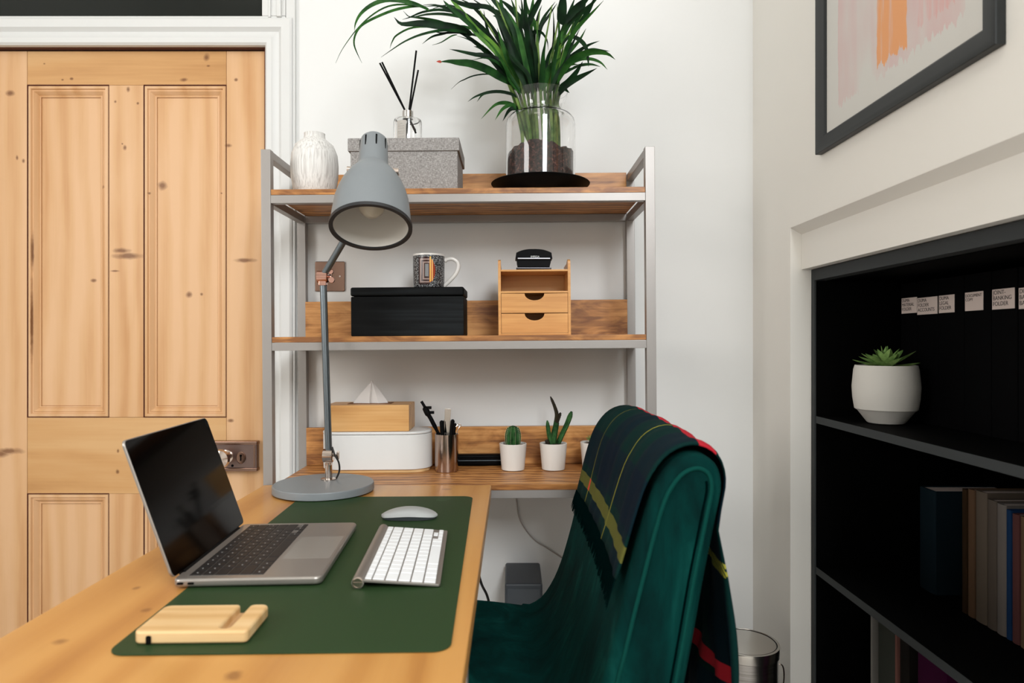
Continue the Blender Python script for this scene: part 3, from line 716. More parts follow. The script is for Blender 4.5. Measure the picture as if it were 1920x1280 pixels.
bm = B(); slab(bm, .006, .010, .002, 0, .0012, 0, n=4, mat=Matrix.Translation((-.048, -.0414, .006)) @ Matrix.Rotation(R(90), 4, 'X')); make('cable_notch', bm, M['black'], st)

# ------------------------------------------------------------------ desk lamp
LX, LY = -.4520, 1.640
la = thing('desk_lamp', 'grey metal desk lamp with a bell shade beside the shelves', 'lamp', (LX, LY, MT))
def rel(v): return Vector(v)-Vector((LX, LY, MT))
bm = B(); lathe(bm, [(.114, 0.0), (.1185, .002), (.1185, .016), (.1165, .0185), (0, .019)], n=72); make('base', bm, M['lampgrey'], la)
sx, sy = .002, .036
bm = B(); lathe(bm, [(.019, .019), (.019, .0215), (.009, .0225), (.0085, .060), (.0095, .062), (0, .063)], c=(sx, sy, 0), n=28)
make('stem', bm, M['chrome'], la)
jz = .078
bm = B(); lathe(bm, [(.008, -.013), (.0165, -.012), (.0165, .010), (.014, .012), (0, .012)], n=28, mat=Matrix.Translation((sx, sy, jz)) @ Matrix.Rotation(R(90), 4, 'Y'))
box(bm, sx-.008, sx+.008, sy-.008, sy+.008, jz-.024, jz-.012, .002)
tube(bm, [(sx+.012, sy, jz), (sx+.024, sy, jz)], .003, 10); box(bm, sx+.020, sx+.026, sy-.004, sy+.004, jz-.010, jz+.010, .002)
j1 = make('lower_joint', bm, M['chrome'], la)
elb = rel((-.4615, 1.668, CZ+.148)); low = Vector((sx, sy, jz+.012))
bm = B(); tube(bm, [low, elb], .0085, 20); make('lower_arm', bm, M['armmetal'], la)
bm = B(); box(bm, -.009, .009, -.009, .009, -.012, .004, .002, mat=Matrix.Translation(elb)); lathe(bm, [(.008, -.014), (.0145, -.013), (.0145, .011), (.012, .013), (0, .013)], n=24, mat=Matrix.Translation(elb+Vector((0, 0, .010))) @ Matrix.Rotation(R(90), 4, 'Y'))
tube(bm, [elb+Vector((.012, 0, .010)), elb+Vector((.022, -.002, .010))], .0035, 10); lathe(bm, [(0, -.003), (.007, -.003), (.008, 0), (.007, .003), (0, .003)], n=16, mat=Matrix.Translation(elb+Vector((.022, -.004, .002))) @ Matrix.Rotation(R(90), 4, 'X'))
lathe(bm, [(0, -.003), (.006, -.003), (.007, 0), (.006, .003), (0, .003)], n=16, mat=Matrix.Translation(elb+Vector((.020, -.004, .022))) @ Matrix.Rotation(R(90), 4, 'X'))
make('elbow_joint', bm, plain('copper_joint', srgb(205, 160, 145), .15, 1), la)
hc = rel(P(695.5, 427.5, 1.45)); ax = Vector((-.055, .41, .912)).normalized()
piv = hc+ax*.150
bm = B(); tube(bm, [elb+Vector((0, 0, .012)), piv+Vector((0, .058, -.012))], .0083, 20); make('upper_arm', bm, M['armmetal'], la)
rotm = Matrix.Translation(hc) @ ax.to_track_quat('Z', 'Y').to_matrix().to_4x4()
side = (rotm.to_3x3() @ Vector((1, 0, 0))).normalized()
if side.x < 0: side = -side
outp = [(.0865, 0), (.0865, .006), (.0845, .012), (.083, .035), (.079, .070), (.0735, .092), (.066, .112), (.054, .134), (.042, .150), (.0355, .158), (.0335, .165), (.0325, .185), (.0305, .225), (.0285, .236), (.022, .243), (.010, .246), (0, .2465)]
inp = [(0, .150), (.030, .149), (.040, .142), (.052, .129), (.064, .108), (.0715, .088), (.0755, .066), (.0788, .033), (.0798, .010), (.0788, .002)]
bm = B(); lathe(bm, outp, n=72, cap=False, mat=rotm)
shd = make('shade', bm, M['lampgrey'], la)
bm = B(); lathe(bm, inp, n=72, cap=False, mat=rotm); make('shade_lining', bm, M['lampwhite'], shd)
bm = B(); lathe(bm, [(.0785, .003), (.0788, -.001), (.0872, -.0014), (.0874, .006), (.0864, .0065)], n=72, cap=False, mat=rotm); make('shade_rim', bm, M['lampdark'], shd)
bm = B(); xl = (rotm.to_3x3().inverted() @ Vector((0, -1, 0))); a0 = math.atan2(xl.y, xl.x)
for k in range(8):
    a = a0+R(22.5)+k*math.pi/4
    box(bm, -.0007, .0007, -.0019, .0019, .200, .229, .0005, 1, mat=rotm @ Matrix.Rotation(a, 4, 'Z') @ Matrix.Translation((.0310, 0, 0)))
make('vent_slot', bm, M['black'], shd)
bm = B(); lathe(bm, [(0, .030), (.014, .033), (.025, .044), (.029, .058), (.025, .076), (.016, .095), (.0135, .150)], n=32, cap=False, mat=rotm)
make('bulb', bm, plain('frosted_bulb', srgb(236, 226, 206), .2, trans=.3), shd)
bm = B(); box(bm, -.012, .012, -.0004, .0004, -.003, .003, mat=rotm @ Matrix.Rotation(a0-R(28), 4, 'Z') @ Matrix.Translation((.0822, 0, .010)) @ Matrix.Rotation(R(90), 4, 'Z')); make('sticker', bm, M['black'], shd)
bm = B()
for s_ in (-1, 1):
    p0 = piv+side*s_*.040; tube(bm, [p0, p0+side*s_*.016], .0085, 16)
    tube(bm, smooth_path([p0+side*s_*.007, p0+side*s_*.008+Vector((0, .03, -.002)), piv+Vector((0, .058, -.012))], 6), .003, 8)
make('yoke', bm, M['chrome'], la)
bm = B(); tube(bm, smooth_path([low+Vector((.010, -.006, .010)), low+Vector((.017, -.008, -.010)), low+Vector((.026, -.006, -.028)), low+Vector((.026, 0, -.050)), low+Vector((.016, .006, -.072))], 6), .0022, 8)
make('cable', bm, M['rubber'], la)

# ------------------------------------------------------------------ things on the shelves
T1 = .3872; T2 = .0152                                 # shelf surfaces relative to the camera height
# vase
x = -.529; bm = B()
lathe(bm, [(.040, 0), (.046, .003), (.056, .022), (.0615, .055), (.0625, .085), (.060, .115), (.050, .140), (.034, .153), (.0285, .158), (.027, .166), (.0275, .172), (.0245, .172), (.024, .158), (.03, .14), (.03, .02), (0, .02)], n=64)
tag(make('vase', bm, M['vase'], loc=(x, 1.83, sh(x, T1))), 'white ridged ceramic vase at the left end of the top shelf', 'vase')
# grey storage box
x = -.279; o = thing('storage_box', 'grey linen storage box with a lid on the top shelf', 'box', (x, 1.858, sh(x, T1)), ry=TILT)
bm = B(); box(bm, -.138, .139, -.094, .094, .0005, .118, .002); make('body', bm, M['linen'], o)
bm = B(); box(bm, -.144, .144, -.099, .099, .105, .139, .0025); make('lid', bm, M['linen'], o)
BT_ = sh(x, T1)+.139
# reed diffuser
x = -.284; dy = 1.86; o = thing('reed_diffuser', 'glass reed diffuser with black sticks on the grey box', 'diffuser', (x, dy, BT_))
bm = B(); lathe(bm, [(.036, .0006), (.0385, .003), (.0385, .070), (.036, .077), (.028, .080), (.014, .081), (.0125, .082), (.0125, .092), (.0105, .092), (.0105, .081), (.030, .077), (.0355, .070), (.0355, .006), (0, .005)], n=48)
make('bottle', bm, M['glass'], o)
bm = B(); lathe(bm, [(.0148, .082), (.0148, .101), (.0115, .101), (.0115, .083)], n=32, cap=False); make('collar', bm, plain('silver_collar', srgb(205, 202, 200), .2, 1), o)
bm = B(); rr = .0388
rings = [[(rr*math.sin(a), -rr*math.cos(a), z) for a in [R(-38+i*5) for i in range(9)]] for z in (.010, .066)]
loft(bm, rings, cap=False, closed=False); bmesh.ops.solidify(bm, geom=list(bm.faces), thickness=.0003); make('label', bm, plain('cream_label', srgb(228, 222, 214), .6), o)
bm = B()
for k, (w_, z) in enumerate(((.006, .057), (.018, .050), (.016, .044), (.020, .036), (.014, .030), (.018, .022))):
    a = R(-18); box(bm, -w_/2, w_/2, -.0003, .0001, z, z+.0012, mat=Matrix.Rotation(a, 4, 'Z') @ Matrix.Translation((0, -rr-.0001, 0)))
make('label_print', bm, plain('grey_print', srgb(178, 172, 166), .7), o)
def q(px, py, y): return P(px, py, y)-Vector((x, dy, BT_))
for a, b in (((712, 118), 1.80), ((716.5, 117), 1.88), ((780.5, 95), 1.84), ((784, 132), 1.93)):
    tp = q(a[0], a[1], b); nk = Vector((-.003 if a[0] < 750 else .003, (b-dy)*.1, .095)); bt = nk+(nk-tp)*(.080/((tp-nk).z))*1.0; bt.z = max(bt.z, .008)
    d = (nk-tp).normalized(); bt = nk+d*.082/abs(d.z)*.98
    if Vector((bt.x, bt.y)).length > .033: bt = nk+d*min(.06, .030/max(.001, Vector((d.x, d.y)).length))
    bm = B(); tube(bm, [bt, tp], .0025, 10); make('reed', bm, M['black'], o)
# saucer
px_, py_ = .075, 1.80; zs = sh(px_, T1)
bm = B(); lathe(bm, [(.080, .0004), (.086, .001), (.094, .006), (.118, .018), (.1285, .0235), (.130, .026), (.128, .0275), (.116, .022), (.092, .010), (.085, .006), (0, .006)], n=72)
tag(make('saucer', bm, M['saucer'], loc=(px_, py_, zs)), 'wide black saucer under the glass plant jar on the top shelf', 'saucer')
# palm in a glass jar
pz = zs+.0065; pl = thing('potted_palm', 'tall green palm growing in a clear glass jar on the top shelf', 'plant', (px_, py_, pz))
bm = B(); lathe(bm, [(.080, .0004), (.088, .003), (.0915, .010), (.0915, .172), (.089, .186), (.082, .196), (.068, .203), (.060, .208), (.058, .214), (.060, .225), (.066, .242), (.071, .256), (.0725, .259), (.0705, .2595), (.0645, .243), (.0583, .226), (.0562, .214), (.058, .206), (.066, .2005), (.080, .1935), (.0865, .185), (.0890, .172), (.0890, .010), (.086, .005), (0, .004)], n=96)
make('glass_jar', bm, M['glass'], pl)
random.seed(11)
bm = B(); import functools
hf = {}
def soilfn(a, z): return 1-.004-.004*math.sin(5*a+z*60)
lathe(bm, [(.084, .0062), (.0868, .012), (.0868, .06), (.0866, .096), (.083, .105), (.070, .108), (.055, .108), (.03, .107), (0, .108)], n=64, cap=True, fn=lambda a, z: (soilfn(a, z) if z > .0 else 1))
for v in bm.verts:
    if v.co.z > .085: v.co.z += random.uniform(-.006, .006)+.006*math.sin(3*math.atan2(v.co.y, v.co.x)+.6)
make('soil', bm, M['soil'], pl)
def pp(px, py, y): return P(px, py, y)-Vector((px_, py_, pz))
random.seed(21)
def leaf(path, w, d0, d1, mat='leaf', part='leaf', face=None):
    n = len(path); pts = []
    cum = [0]
    for a, b in zip(path, path[1:]): cum.append(cum[-1]+math.hypot(a[0]-b[0], a[1]-b[1]))
    for (u, v_), c in zip(path, cum): pts.append(pp(u, v_, d0+(d1-d0)*c/cum[-1]))
    pts = smooth_path(pts, max(3, int(16/n)+1)); m = len(pts); ww = w/F*1.8
    bm = B(); rings = []; tw0 = random.uniform(-.5, .5) if face is None else face
    for i, p in enumerate(pts):
        q_ = i/(m-1); d = (pts[min(i+1, m-1)]-pts[max(i-1, 0)]).normalized()
        view = Vector((0, -1, 0)); s = d.cross(view)
        s = s.normalized() if s.length > 1e-4 else Vector((1, 0, 0)); s = Matrix.Rotation(tw0+.5*q_, 3, d) @ s; nn = s.cross(d).normalized()
        prof = min(1, (q_/.30)**.6+.10) * max(0, 1-max(0, (q_-.45)/.55)**1.6)
        hw = ww*(.56 if w < 7 else .47)*prof+.0002
        rings.append([p-s*hw+nn*hw*.30, p+nn*.0002, p+s*hw+nn*hw*.30, p-nn*.0005])
    if mat == 'leaf': mat = random.choice(('leaf', 'leaf_deep', 'leaf_deep', 'leaf_mid'))
    loft(bm, rings); return make(part, bm, M[mat], pl, smooth=60)
A = lambda L: [(620+a/6.4, b/6.4) for a, b in L]
Bq = lambda L: [(860+a/6.4, b/6.4) for a, b in L]
Cq = lambda L: [(880+a/6.4, 160+b/6.4) for a, b in L]
leaves = [
 (A([(1190,130),(1050,60),(850,10),(650,5),(480,70),(360,170),(300,280),(285,370)]), 8, 1.72, 1.66),
 (A([(1180,110),(1100,80),(950,85),(750,130),(550,210),(400,290),(330,360),(290,450),(285,540),(320,640),(375,755)]), 5.5, 1.73, 1.62),
 (A([(1100,85),(1000,65),(800,60),(640,100),(480,200),(340,330),(240,450),(130,610),(60,755)]), 4.5, 1.74, 1.70),
 (A([(1500,170),(1440,130),(1300,80),(1130,75)]), 11, 1.76, 1.74),
 (A([(1560,190),(1500,150),(1300,120),(1100,150),(950,210),(860,235)]), 5, 1.78, 1.80),
 (A([(1640,260),(1560,210),(1350,175),(1150,180),(960,210),(870,130)]), 9, 1.76, 1.84),
 (A([(1450,300),(1250,250),(1050,215),(960,212)]), 5, 1.78, 1.84),
 (A([(1700,420),(1640,390),(1500,340),(1250,300),(1050,285),(850,290),(760,205)]), 15, 1.77, 1.70),
 (A([(1640,400),(1580,385),(1350,370),(1100,420),(900,500),(750,590),(605,685)]), 10, 1.76, 1.68),
 (A([(1340,330),(1000,330),(800,420),(740,500),(710,580)]), 3.5, 1.78, 1.86),
 (A([(1400,400),(1230,440),(1100,525)]), 4.5, 1.76, 1.72),
 (A([(1520,415),(1450,440),(1330,510),(1220,540)]), 5.5, 1.76, 1.70),
 (A([(1780,300),(1600,180),(1450,130),(1250,60),(1050,70)]), 7, 1.80, 1.88),
 (A([(1792,110),(1650,70),(1500,20),(1380,-60)]), 9, 1.82, 1.90),
 (A([(1792,420),(1700,320),(1560,200),(1400,60),(1350,0)]), 8, 1.74, 1.70),
 (Bq([(620,800),(560,760),(400,690),(200,660),(0,615),(-110,590)]), 10, 1.76, 1.72),
 (Bq([(440,700),(300,600),(180,555)]), 8, 1.78, 1.74),
 (Bq([(640,1020),(500,930),(350,840),(150,770),(0,755),(-120,740),(-230,742)]), 15, 1.76, 1.66),
 (Bq([(480,930),(350,890),(180,910),(60,960),(0,990),(-90,1070)]), 2.6, 1.80, 1.90),
 (Bq([(700,1170),(640,1130),(500,1100),(350,1110),(200,1160),(110,1220)]), 5, 1.77, 1.72),
 (Bq([(600,1110),(450,1100),(300,1130),(220,1220)]), 4.5, 1.79, 1.76),
 (Cq([(560,290),(510,230),(400,210),(290,250),(140,405)]), 7, 1.77, 1.70),
 (Cq([(560,290),(510,235),(400,290),(310,415)]), 9, 1.76, 1.72),
 (Cq([(600,300),(555,275),(480,300),(400,430)]), 9, 1.79, 1.77),
 (Bq([(1180,1000),(1250,720),(1350,440),(1450,300),(1600,150),(1740,5)]), 9, 1.78, 1.70),
 (Bq([(1150,900),(1250,720),(1350,600),(1450,480),(1530,340)]), 6.5, 1.80, 1.86),
 (Bq([(1200,850),(1300,720),(1430,620),(1560,540),(1690,490)]), 7, 1.79, 1.72),
 (Bq([(1180,1000),(1250,850),(1330,740),(1450,665),(1600,620),(1780,640),(1880,715)]), 14, 1.76, 1.66),
 (Bq([(1380,700),(1500,630),(1600,600),(1700,605),(1810,615)]), 7, 1.80, 1.84),
 (Bq([(1300,800),(1450,720),(1580,710),(1700,750),(1785,835)]), 5.5, 1.78, 1.74),
 (Bq([(1250,900),(1400,810),(1500,780),(1600,775),(1700,800)]), 7, 1.78, 1.82),
 (Bq([(1190,1160),(1250,1060),(1350,980),(1500,900),(1660,818)]), 12, 1.76, 1.70),
 (Bq([(1200,1120),(1240,1050),(1320,980),(1420,850),(1490,735)]), 13, 1.77, 1.73),
 (Bq([(1230,1000),(1270,1060),(1330,1115)]), 6, 1.77, 1.74),
 (Bq([(1230,560),(1320,450),(1430,470),(1520,560),(1550,700),(1560,800)]), 9, 1.78, 1.70),
 (Bq([(790,420),(870,200),(970,0),(1010,-90)]), 11, 1.80, 1.76),
 (Bq([(950,480),(970,350),(1030,200),(1160,20)]), 6, 1.80, 1.84),
 (Bq([(950,560),(990,330),(1080,190),(1180,40)]), 5, 1.79, 1.80),
 (Bq([(1250,300),(1240,200),(1250,30),(1260,-120)]), 19, 1.78, 1.74),
 (Bq([(1250,300),(1380,130),(1500,20),(1620,-90)]), 14, 1.78, 1.80),
 (Bq([(1330,480),(1440,220),(1500,60),(1530,-60)]), 10, 1.80, 1.84),
 (Bq([(1380,380),(1480,250),(1580,80),(1650,-60)]), 10, 1.78, 1.74),
 (Bq([(1180,560),(1260,330),(1340,120),(1400,-40)]), 8, 1.80, 1.86),
 (Bq([(980,1080),(990,980),(1000,800),(1010,640),(1040,490)]), 14, 1.76, 1.72),
 (Bq([(990,1100),(1020,980),(1100,800),(1220,690)]), 16, 1.77, 1.80),
 (Bq([(1000,1000),(1080,680),(1200,480),(1290,330)]), 8, 1.80, 1.84),
 (Bq([(940,1100),(900,900),(840,600),(800,300),(790,0),(780,-120)]), 15, 1.78, 1.74),
 (Bq([(920,1120),(860,800),(760,480),(700,200),(620,-40)]), 13, 1.80, 1.84),
 (Bq([(850,1120),(700,900),(560,640),(460,330)]), 14, 1.77, 1.72),
 (Bq([(900,1120),(850,1000),(700,600),(560,300),(300,-30)]), 16, 1.79, 1.82),
 (Bq([(880,1120),(790,900),(640,560),(480,230),(410,190)]), 13, 1.76, 1.72),
 (Bq([(830,1130),(700,950),(450,600),(200,360),(0,100),(-100,0)]), 15, 1.77, 1.72, 'leaf_light'),
 (Bq([(760,1120),(600,900),(350,640),(100,440),(-60,370)]), 10, 1.78, 1.76),
 (Bq([(800,1130),(640,840),(350,420),(100,190),(0,150)]), 12, 1.80, 1.86),
 (Bq([(860,1100),(750,700),(650,300),(430,20),(350,-60)]), 14, 1.80, 1.76),
 (Bq([(900,1130),(880,700),(860,420),(980,380),(1060,480),(1075,600)]), 5, 1.80, 1.78),
 (Bq([(740,1130),(620,980),(560,820),(400,560),(180,350)]), 11, 1.76, 1.70),
 (Bq([(930,700),(820,350),(640,120),(480,-20)]), 13, 1.82, 1.88),
 (Bq([(960,450),(900,280),(820,120),(800,-40)]), 13, 1.80, 1.78),
 (Bq([(560,300),(400,110),(220,70),(0,40),(-90,-10)]), 9, 1.80, 1.84),
 (Bq([(620,420),(480,200),(260,60),(130,-40)]), 11, 1.81, 1.88),
 (Bq([(1130,1100),(1180,800),(1210,560),(1190,200),(1180,40)]), 7, 1.80, 1.84, 'leaf_light'),
 (Bq([(1060,1120),(1090,900),(1180,640),(1330,380),(1420,150)]), 8, 1.79, 1.82, 'leaf_light'),
 (Bq([(880,1110),(780,760),(640,480),(540,220),(500,0),(480,-80)]), 12, 1.78, 1.82),
 (Bq([(920,1100),(900,700),(850,350),(880,100),(900,-60)]), 13, 1.79, 1.84),
 (Bq([(860,1120),(680,780),(520,520),(330,250),(140,60),(0,-20)]), 10, 1.78, 1.86),
 (Bq([(800,1120),(640,900),(480,760),(300,660),(150,640)]), 12, 1.77, 1.80),
 (Bq([(840,1120),(720,860),(640,680),(600,540),(570,460)]), 12, 1.75, 1.72),
 (Bq([(1000,1080),(1080,860),(1180,760),(1290,700)]), 14, 1.77, 1.84),
 (Bq([(1060,1100),(1150,820),(1260,640),(1400,470)]), 10, 1.79, 1.86),
 (Bq([(1080,1110),(1200,860),(1310,780),(1430,770)]), 9, 1.78, 1.74),
 (Bq([(1230,520),(1290,330),(1430,140),(1560,-30)]), 13, 1.80, 1.86),
 (Bq([(700,1130),(560,940),(380,720),(250,560),(110,450)]), 7, 1.79, 1.84),
 (Bq([(720,1140),(600,820),(420,560),(330,300),(300,120)]), 6, 1.80, 1.88),
 (Bq([(820,1140),(740,860),(620,620),(500,330),(410,60)]), 9, 1.76, 1.72),
 (Bq([(900,1140),(820,820),(760,560),(700,340),(560,100)]), 10, 1.75, 1.70),
 (Bq([(1100,1130),(1130,900),(1150,700),(1200,420),(1210,200)]), 8, 1.77, 1.74),
 (Bq([(1140,1130),(1190,900),(1290,640),(1330,460),(1390,230)]), 7, 1.78, 1.82),
 (Bq([(940,1000),(930,700),(900,520),(870,420)]), 8, 1.78, 1.74),
 (Bq([(960,1100),(950,800),(900,500),(950,200),(1000,60)]), 7, 1.79, 1.84),
 (Bq([(900,1120),(830,900),(700,760),(640,690),(600,640)]), 9, 1.75, 1.71),
 (Bq([(880,1120),(800,960),(700,880),(600,840),(520,820)]), 9, 1.77, 1.80),
 (Bq([(780,1130),(690,1000),(560,900),(430,850),(300,830)]), 8, 1.78, 1.83),
 (Bq([(760,1130),(650,960),(500,780),(330,700),(160,720)]), 7, 1.76, 1.72),
 (Bq([(700,1100),(560,860),(330,600),(120,480),(-20,430)]), 8, 1.80, 1.86),
 (Bq([(740,600),(640,360),(560,200),(420,120),(250,40)]), 9, 1.78, 1.84),
 (Bq([(300,480),(180,300),(60,180),(-60,110),(-200,90)]), 9, 1.75, 1.71),
 (Bq([(820,1100),(800,760),(740,420),(760,120),(740,-60)]), 9, 1.76, 1.72),
 (Bq([(960,900),(900,640),(860,420),(800,250),(720,60)]), 10, 1.78, 1.75),
 (Bq([(1000,1100),(1060,760),(1130,560),(1140,300),(1130,100)]), 5, 1.80, 1.84),
 (Bq([(1100,1120),(1180,900),(1280,760),(1350,560),(1460,330)]), 8, 1.76, 1.72),
 (Bq([(1050,1120),(1110,940),(1220,860),(1330,830),(1420,800)]), 7, 1.79, 1.84),
 (Bq([(1090,1120),(1180,980),(1260,860),(1400,700),(1520,560)]), 8, 1.78, 1.80),
 (Bq([(1260,420),(1350,250),(1460,160),(1600,40),(1700,-60)]), 10, 1.79, 1.84),
 (A([(1740,360),(1600,330),(1450,330),(1300,345),(1150,330)]), 8, 1.79, 1.84),
 (A([(1780,440),(1640,400),(1500,390),(1350,400),(1230,380)]), 7, 1.78, 1.74),
 (A([(1700,250),(1560,130),(1420,70),(1280,90),(1180,125)]), 8, 1.79, 1.84),
]
for L in leaves: leaf(*L)
for a in ([(-205,741),(-235,742),(-268,739)],): leaf(Bq(a), 4, 1.663, 1.655, 'leaf_tip', 'dried_tip')
# stems rising from the soil through the neck
stems = [((985,262),(968,180),(925,95),(885,50)), ((990,262),(975,180),(940,90),(900,20)), ((996,262),(982,180),(960,80),(930,0)), ((1000,262),(990,180),(975,90),(965,-20)),
         ((1003,262),(998,180),(990,80),(985,-30)), ((1008,262),(1004,180),(1006,80),(1012,20)), ((1030,262),(1022,180),(1020,100),(1035,10)), ((1036,262),(1032,180),(1038,90),(1052,10)),
         ((1040,262),(1038,190),(1048,90),(1075,10)), ((1044,262),(1042,190),(1056,100),(1092,30)), ((1020,262),(1014,180),(1009,90),(1006,40)), ((1048,262),(1046,190),(1050,120),(1062,60)),
         ((982,262),(965,190),(940,130),(905,85)), ((992,262),(970,190),(950,150),(930,140)), ((1026,262),(1028,190),(1030,120),(1045,70)), ((1040,262),(1044,200),(1054,165),(1062,150))]
for i, s in enumerate(stems):
    d0 = 1.80+.03*math.sin(i*2.4); d1 = 1.80+.06*math.sin(i*1.7+1)
    pts = smooth_path([pp(a, b, d0+(d1-d0)*k/3) for k, (a, b) in enumerate(s)], 6); m = len(pts)
    pts[0].z = min(pts[0].z, .104)
    bm = B(); tube(bm, pts, [.0050*(1-.7*k/(m-1)) for k in range(m)], 8); make('stem', bm, M['stem'], pl)

# black wooden box
x = -.2757; o = thing('wooden_box', 'black stained wooden box under the mug on the middle shelf', 'box', (x, 1.872, sh(x, T2)), ry=TILT)
bm = B(); box(bm, -.149, .149, -.072, .072, .0004, .105, .003); make('body', bm, M['blackwood'], o)
bm = B(); box(bm, -.150, .150, -.073, .073, .1062, .1295, .005, 3); make('lid', bm, M['blackwood'], o)
# mug
x2 = -.2300; o = thing('mug', 'patterned grey mug with a letter D on the black box', 'mug', (x2, 1.888, sh(x2, T2)+.1296), R(6))
bm = B(); lathe(bm, [(.034, .0004), (.0385, .001), (.0415, .006), (.0430, .020), (.0435, .0905)], n=64, cap=True)
make('body', bm, M['mug'], o)
bm = B(); lathe(bm, [(.0435, .0906), (.0436, .0955), (.0412, .0958), (.041, .010), (0, .008)], n=64, cap=False); make('rim_and_inside', bm, M['ceramic'], o)
bm = B(); tube(bm, smooth_path([(.0425, 0, .080), (.052, 0, .084), (.066, 0, .085), (.079, 0, .076), (.081, 0, .060), (.073, 0, .042), (.057, 0, .024), (.042, 0, .010)], 6), [.0055]*4+[.0042]*39, 12, flat=1.3); make('handle', bm, M['ceramic'], o)
# wall outlet
ox, oz = -.543, CZ+.194; o = thing('wall_switch', 'bronze metal fused switch plate on the back wall behind the lamp arm', 'wall switch', (ox, WY, oz))
bm = B(); slab(bm, .089, .089, .004, 0, .006, .002, n=4, mat=Matrix.Rotation(R(90), 4, 'X')); make('face_plate', bm, M['bronze'], o)
bm = B(); box(bm, -.010, .006, -.0075, -.0055, -.015, .015, .001); make('switch_surround', bm, M['ceramic'], o)
bm = B(); box(bm, -.007, .003, -.0095, -.007, -.011, .011, .001); make('rocker', bm, M['black'], o)
bm = B()
for sx_ in (-.030, .030): lathe(bm, [(.0035, 0), (.003, .0012), (0, .0014)], n=14, mat=Matrix.Translation((sx_, -.006, 0)) @ Matrix.Rotation(R(90), 4, 'X'))
make('screw', bm, M['chrome'], o)
# bamboo drawer organiser
x = .0600; OW = .0955; oy = 1.80; oD = .135; o = thing('desk_organiser', 'small bamboo drawer organiser on the middle shelf', 'organiser', (x, oy, sh(x, T2)), ry=TILT)
for s_ in (-1, 1):
    bm = B(); xx = s_*(OW-.0035)
    prof = [(0, .0004), (oD, .0004), (oD, .1925), (.055, .1925), (.022, .2005), (.012, .2005), (.004, .197), (0, .188)]
    loft(bm, [[(xx-.0035, y, z) for y, z in prof], [(xx+.0035, y, z) for y, z in prof]]); make('side_panel', bm, M['bamboo'], o)
for z in (.0004, .1115, .1685):
    bm = B(); box(bm, -OW+.007, OW-.007, .001, oD-.006, z, z+.005, .0006); make('shelf', bm, M['bamboo'], o)
bm = B(); box(bm, -OW+.007, OW-.007, oD-.006, oD, .0004, .186, .0006); make('back_panel', bm, M['bamboo'], o)
for z0, z1 in ((.0060, .0575), (.0592, .1105)):
    bm = B(); w_ = OW-.0078; pts = [(-w_, z0), (w_, z0), (w_, z1)]
    rr = .026; dc = .003
    for k in range(17):
        a = math.pi*k/16; pts.append((rr*math.cos(a)*1.0, z1-.0005-math.sin(a)*.018))
    pts.append((-w_, z1))
    loft(bm, [[(a, y, z) for a, z in pts] for y in (.0015, .0075)]); dr = make('drawer', bm, M['bamboo'], o)
    bm = B(); box(bm, -w_+.002, w_-.002, .0076, oD-.012, z0+.001, z0+.004); box(bm, -w_+.002, -w_+.005, .0076, oD-.012, z0+.004, z1-.004); box(bm, w_-.005, w_-.002, .0076, oD-.012, z0+.004, z1-.004)
    make('drawer_tray', bm, M['bamboo'], dr)
bm = B(); box(bm, -.055, .0, .02, .026, 0, .02, .001, mat=Matrix.Translation((-.02, .03, .1740)))
# hole punch on the organiser
pz0 = sh(x, T2)+.1742; o = thing('hole_punch', 'black hole punch with a silver strip on top of the organiser', 'hole punch', (.0585, oy+.055, pz0))
bm = B(); slab(bm, .094, .060, .006, .0004, .008, .002, n=5); make('base_tray', bm, M['black'], o)
bm = B(); box(bm, -.046, .046, -.0315, -.0295, .0045, .0065, .0005); make('base_strip', bm, plain('grey_strip', srgb(140, 140, 148), .35, .5), o)
bm = B()
loft(bm, [[(s_*a, b, z) for s_, a, b in ((-1, w_, -.027), (1, w_, -.027), (1, w_, .026), (-1, w_, .026))] for z, w_ in ((.008, .042), (.020, .045), (.030, .046))]); make('mechanism', bm, M['black'], o)
bm = B(); prof = []
for k in range(15):
    q_ = -1+2*k/14; prof.append((.047*q_, .0565-.010*abs(q_)**2.6))
rings = [[(.0495, y, .0305), (-.0495, y, .0305)]+[(a, y, z-dz) for a, z in prof] for y, dz in ((-.031, .001), (-.030, 0), (.020, 0), (.026, .006))]
loft(bm, rings); make('lever', bm, M['blackgloss'], o)
bm = B(); box(bm, -.0435, .0435, -.0335, -.0305, .0290, .0325, .001); make('silver_strip', bm, plain('silver_strip', srgb(178, 178, 184), .3, .6), o)
lettering('lettering', 'IMPEGA', .0068, plain('white_print', srgb(225, 228, 228), .5), o, (.003, -.0322, .0335), (R(90), 0, 0), .0002, 'CENTER')

# bottom level: on the desk board
DZ = .7502
def dz_(X): return sh(X, -.3602)
# white bread-bin like box
x = -.3795; o = thing('storage_bin', 'white round-ended storage bin with a lid under the tissue box', 'storage bin', (x, 1.938, dz_(x)), ry=TILT)
bm = B(); slab(bm, .294, .112, .050, .0004, .009, 0, n=12); make('wooden_base', bm, M['bamboo_pale'], o)
bm = B(); slab(bm, .306, .124, .061, .0090, .1045, .0015, n=16); make('body', bm, M['white_plastic'], o)
bm = B(); slab(bm, .307, .125, .0615, .1052, .1130, .003, n=16); make('lid', bm, M['white_plastic'], o)
# tissue box
x2 = -.4010; zz = dz_(x)+.1130; o = thing('tissue_box', 'bamboo tissue box with a folded tissue on the white bin', 'tissue box', (x2, 1.942, zz), ry=TILT)
bm = B(); box(bm, -.117, .117, -.056, .056, .0004, .0735, .0025)
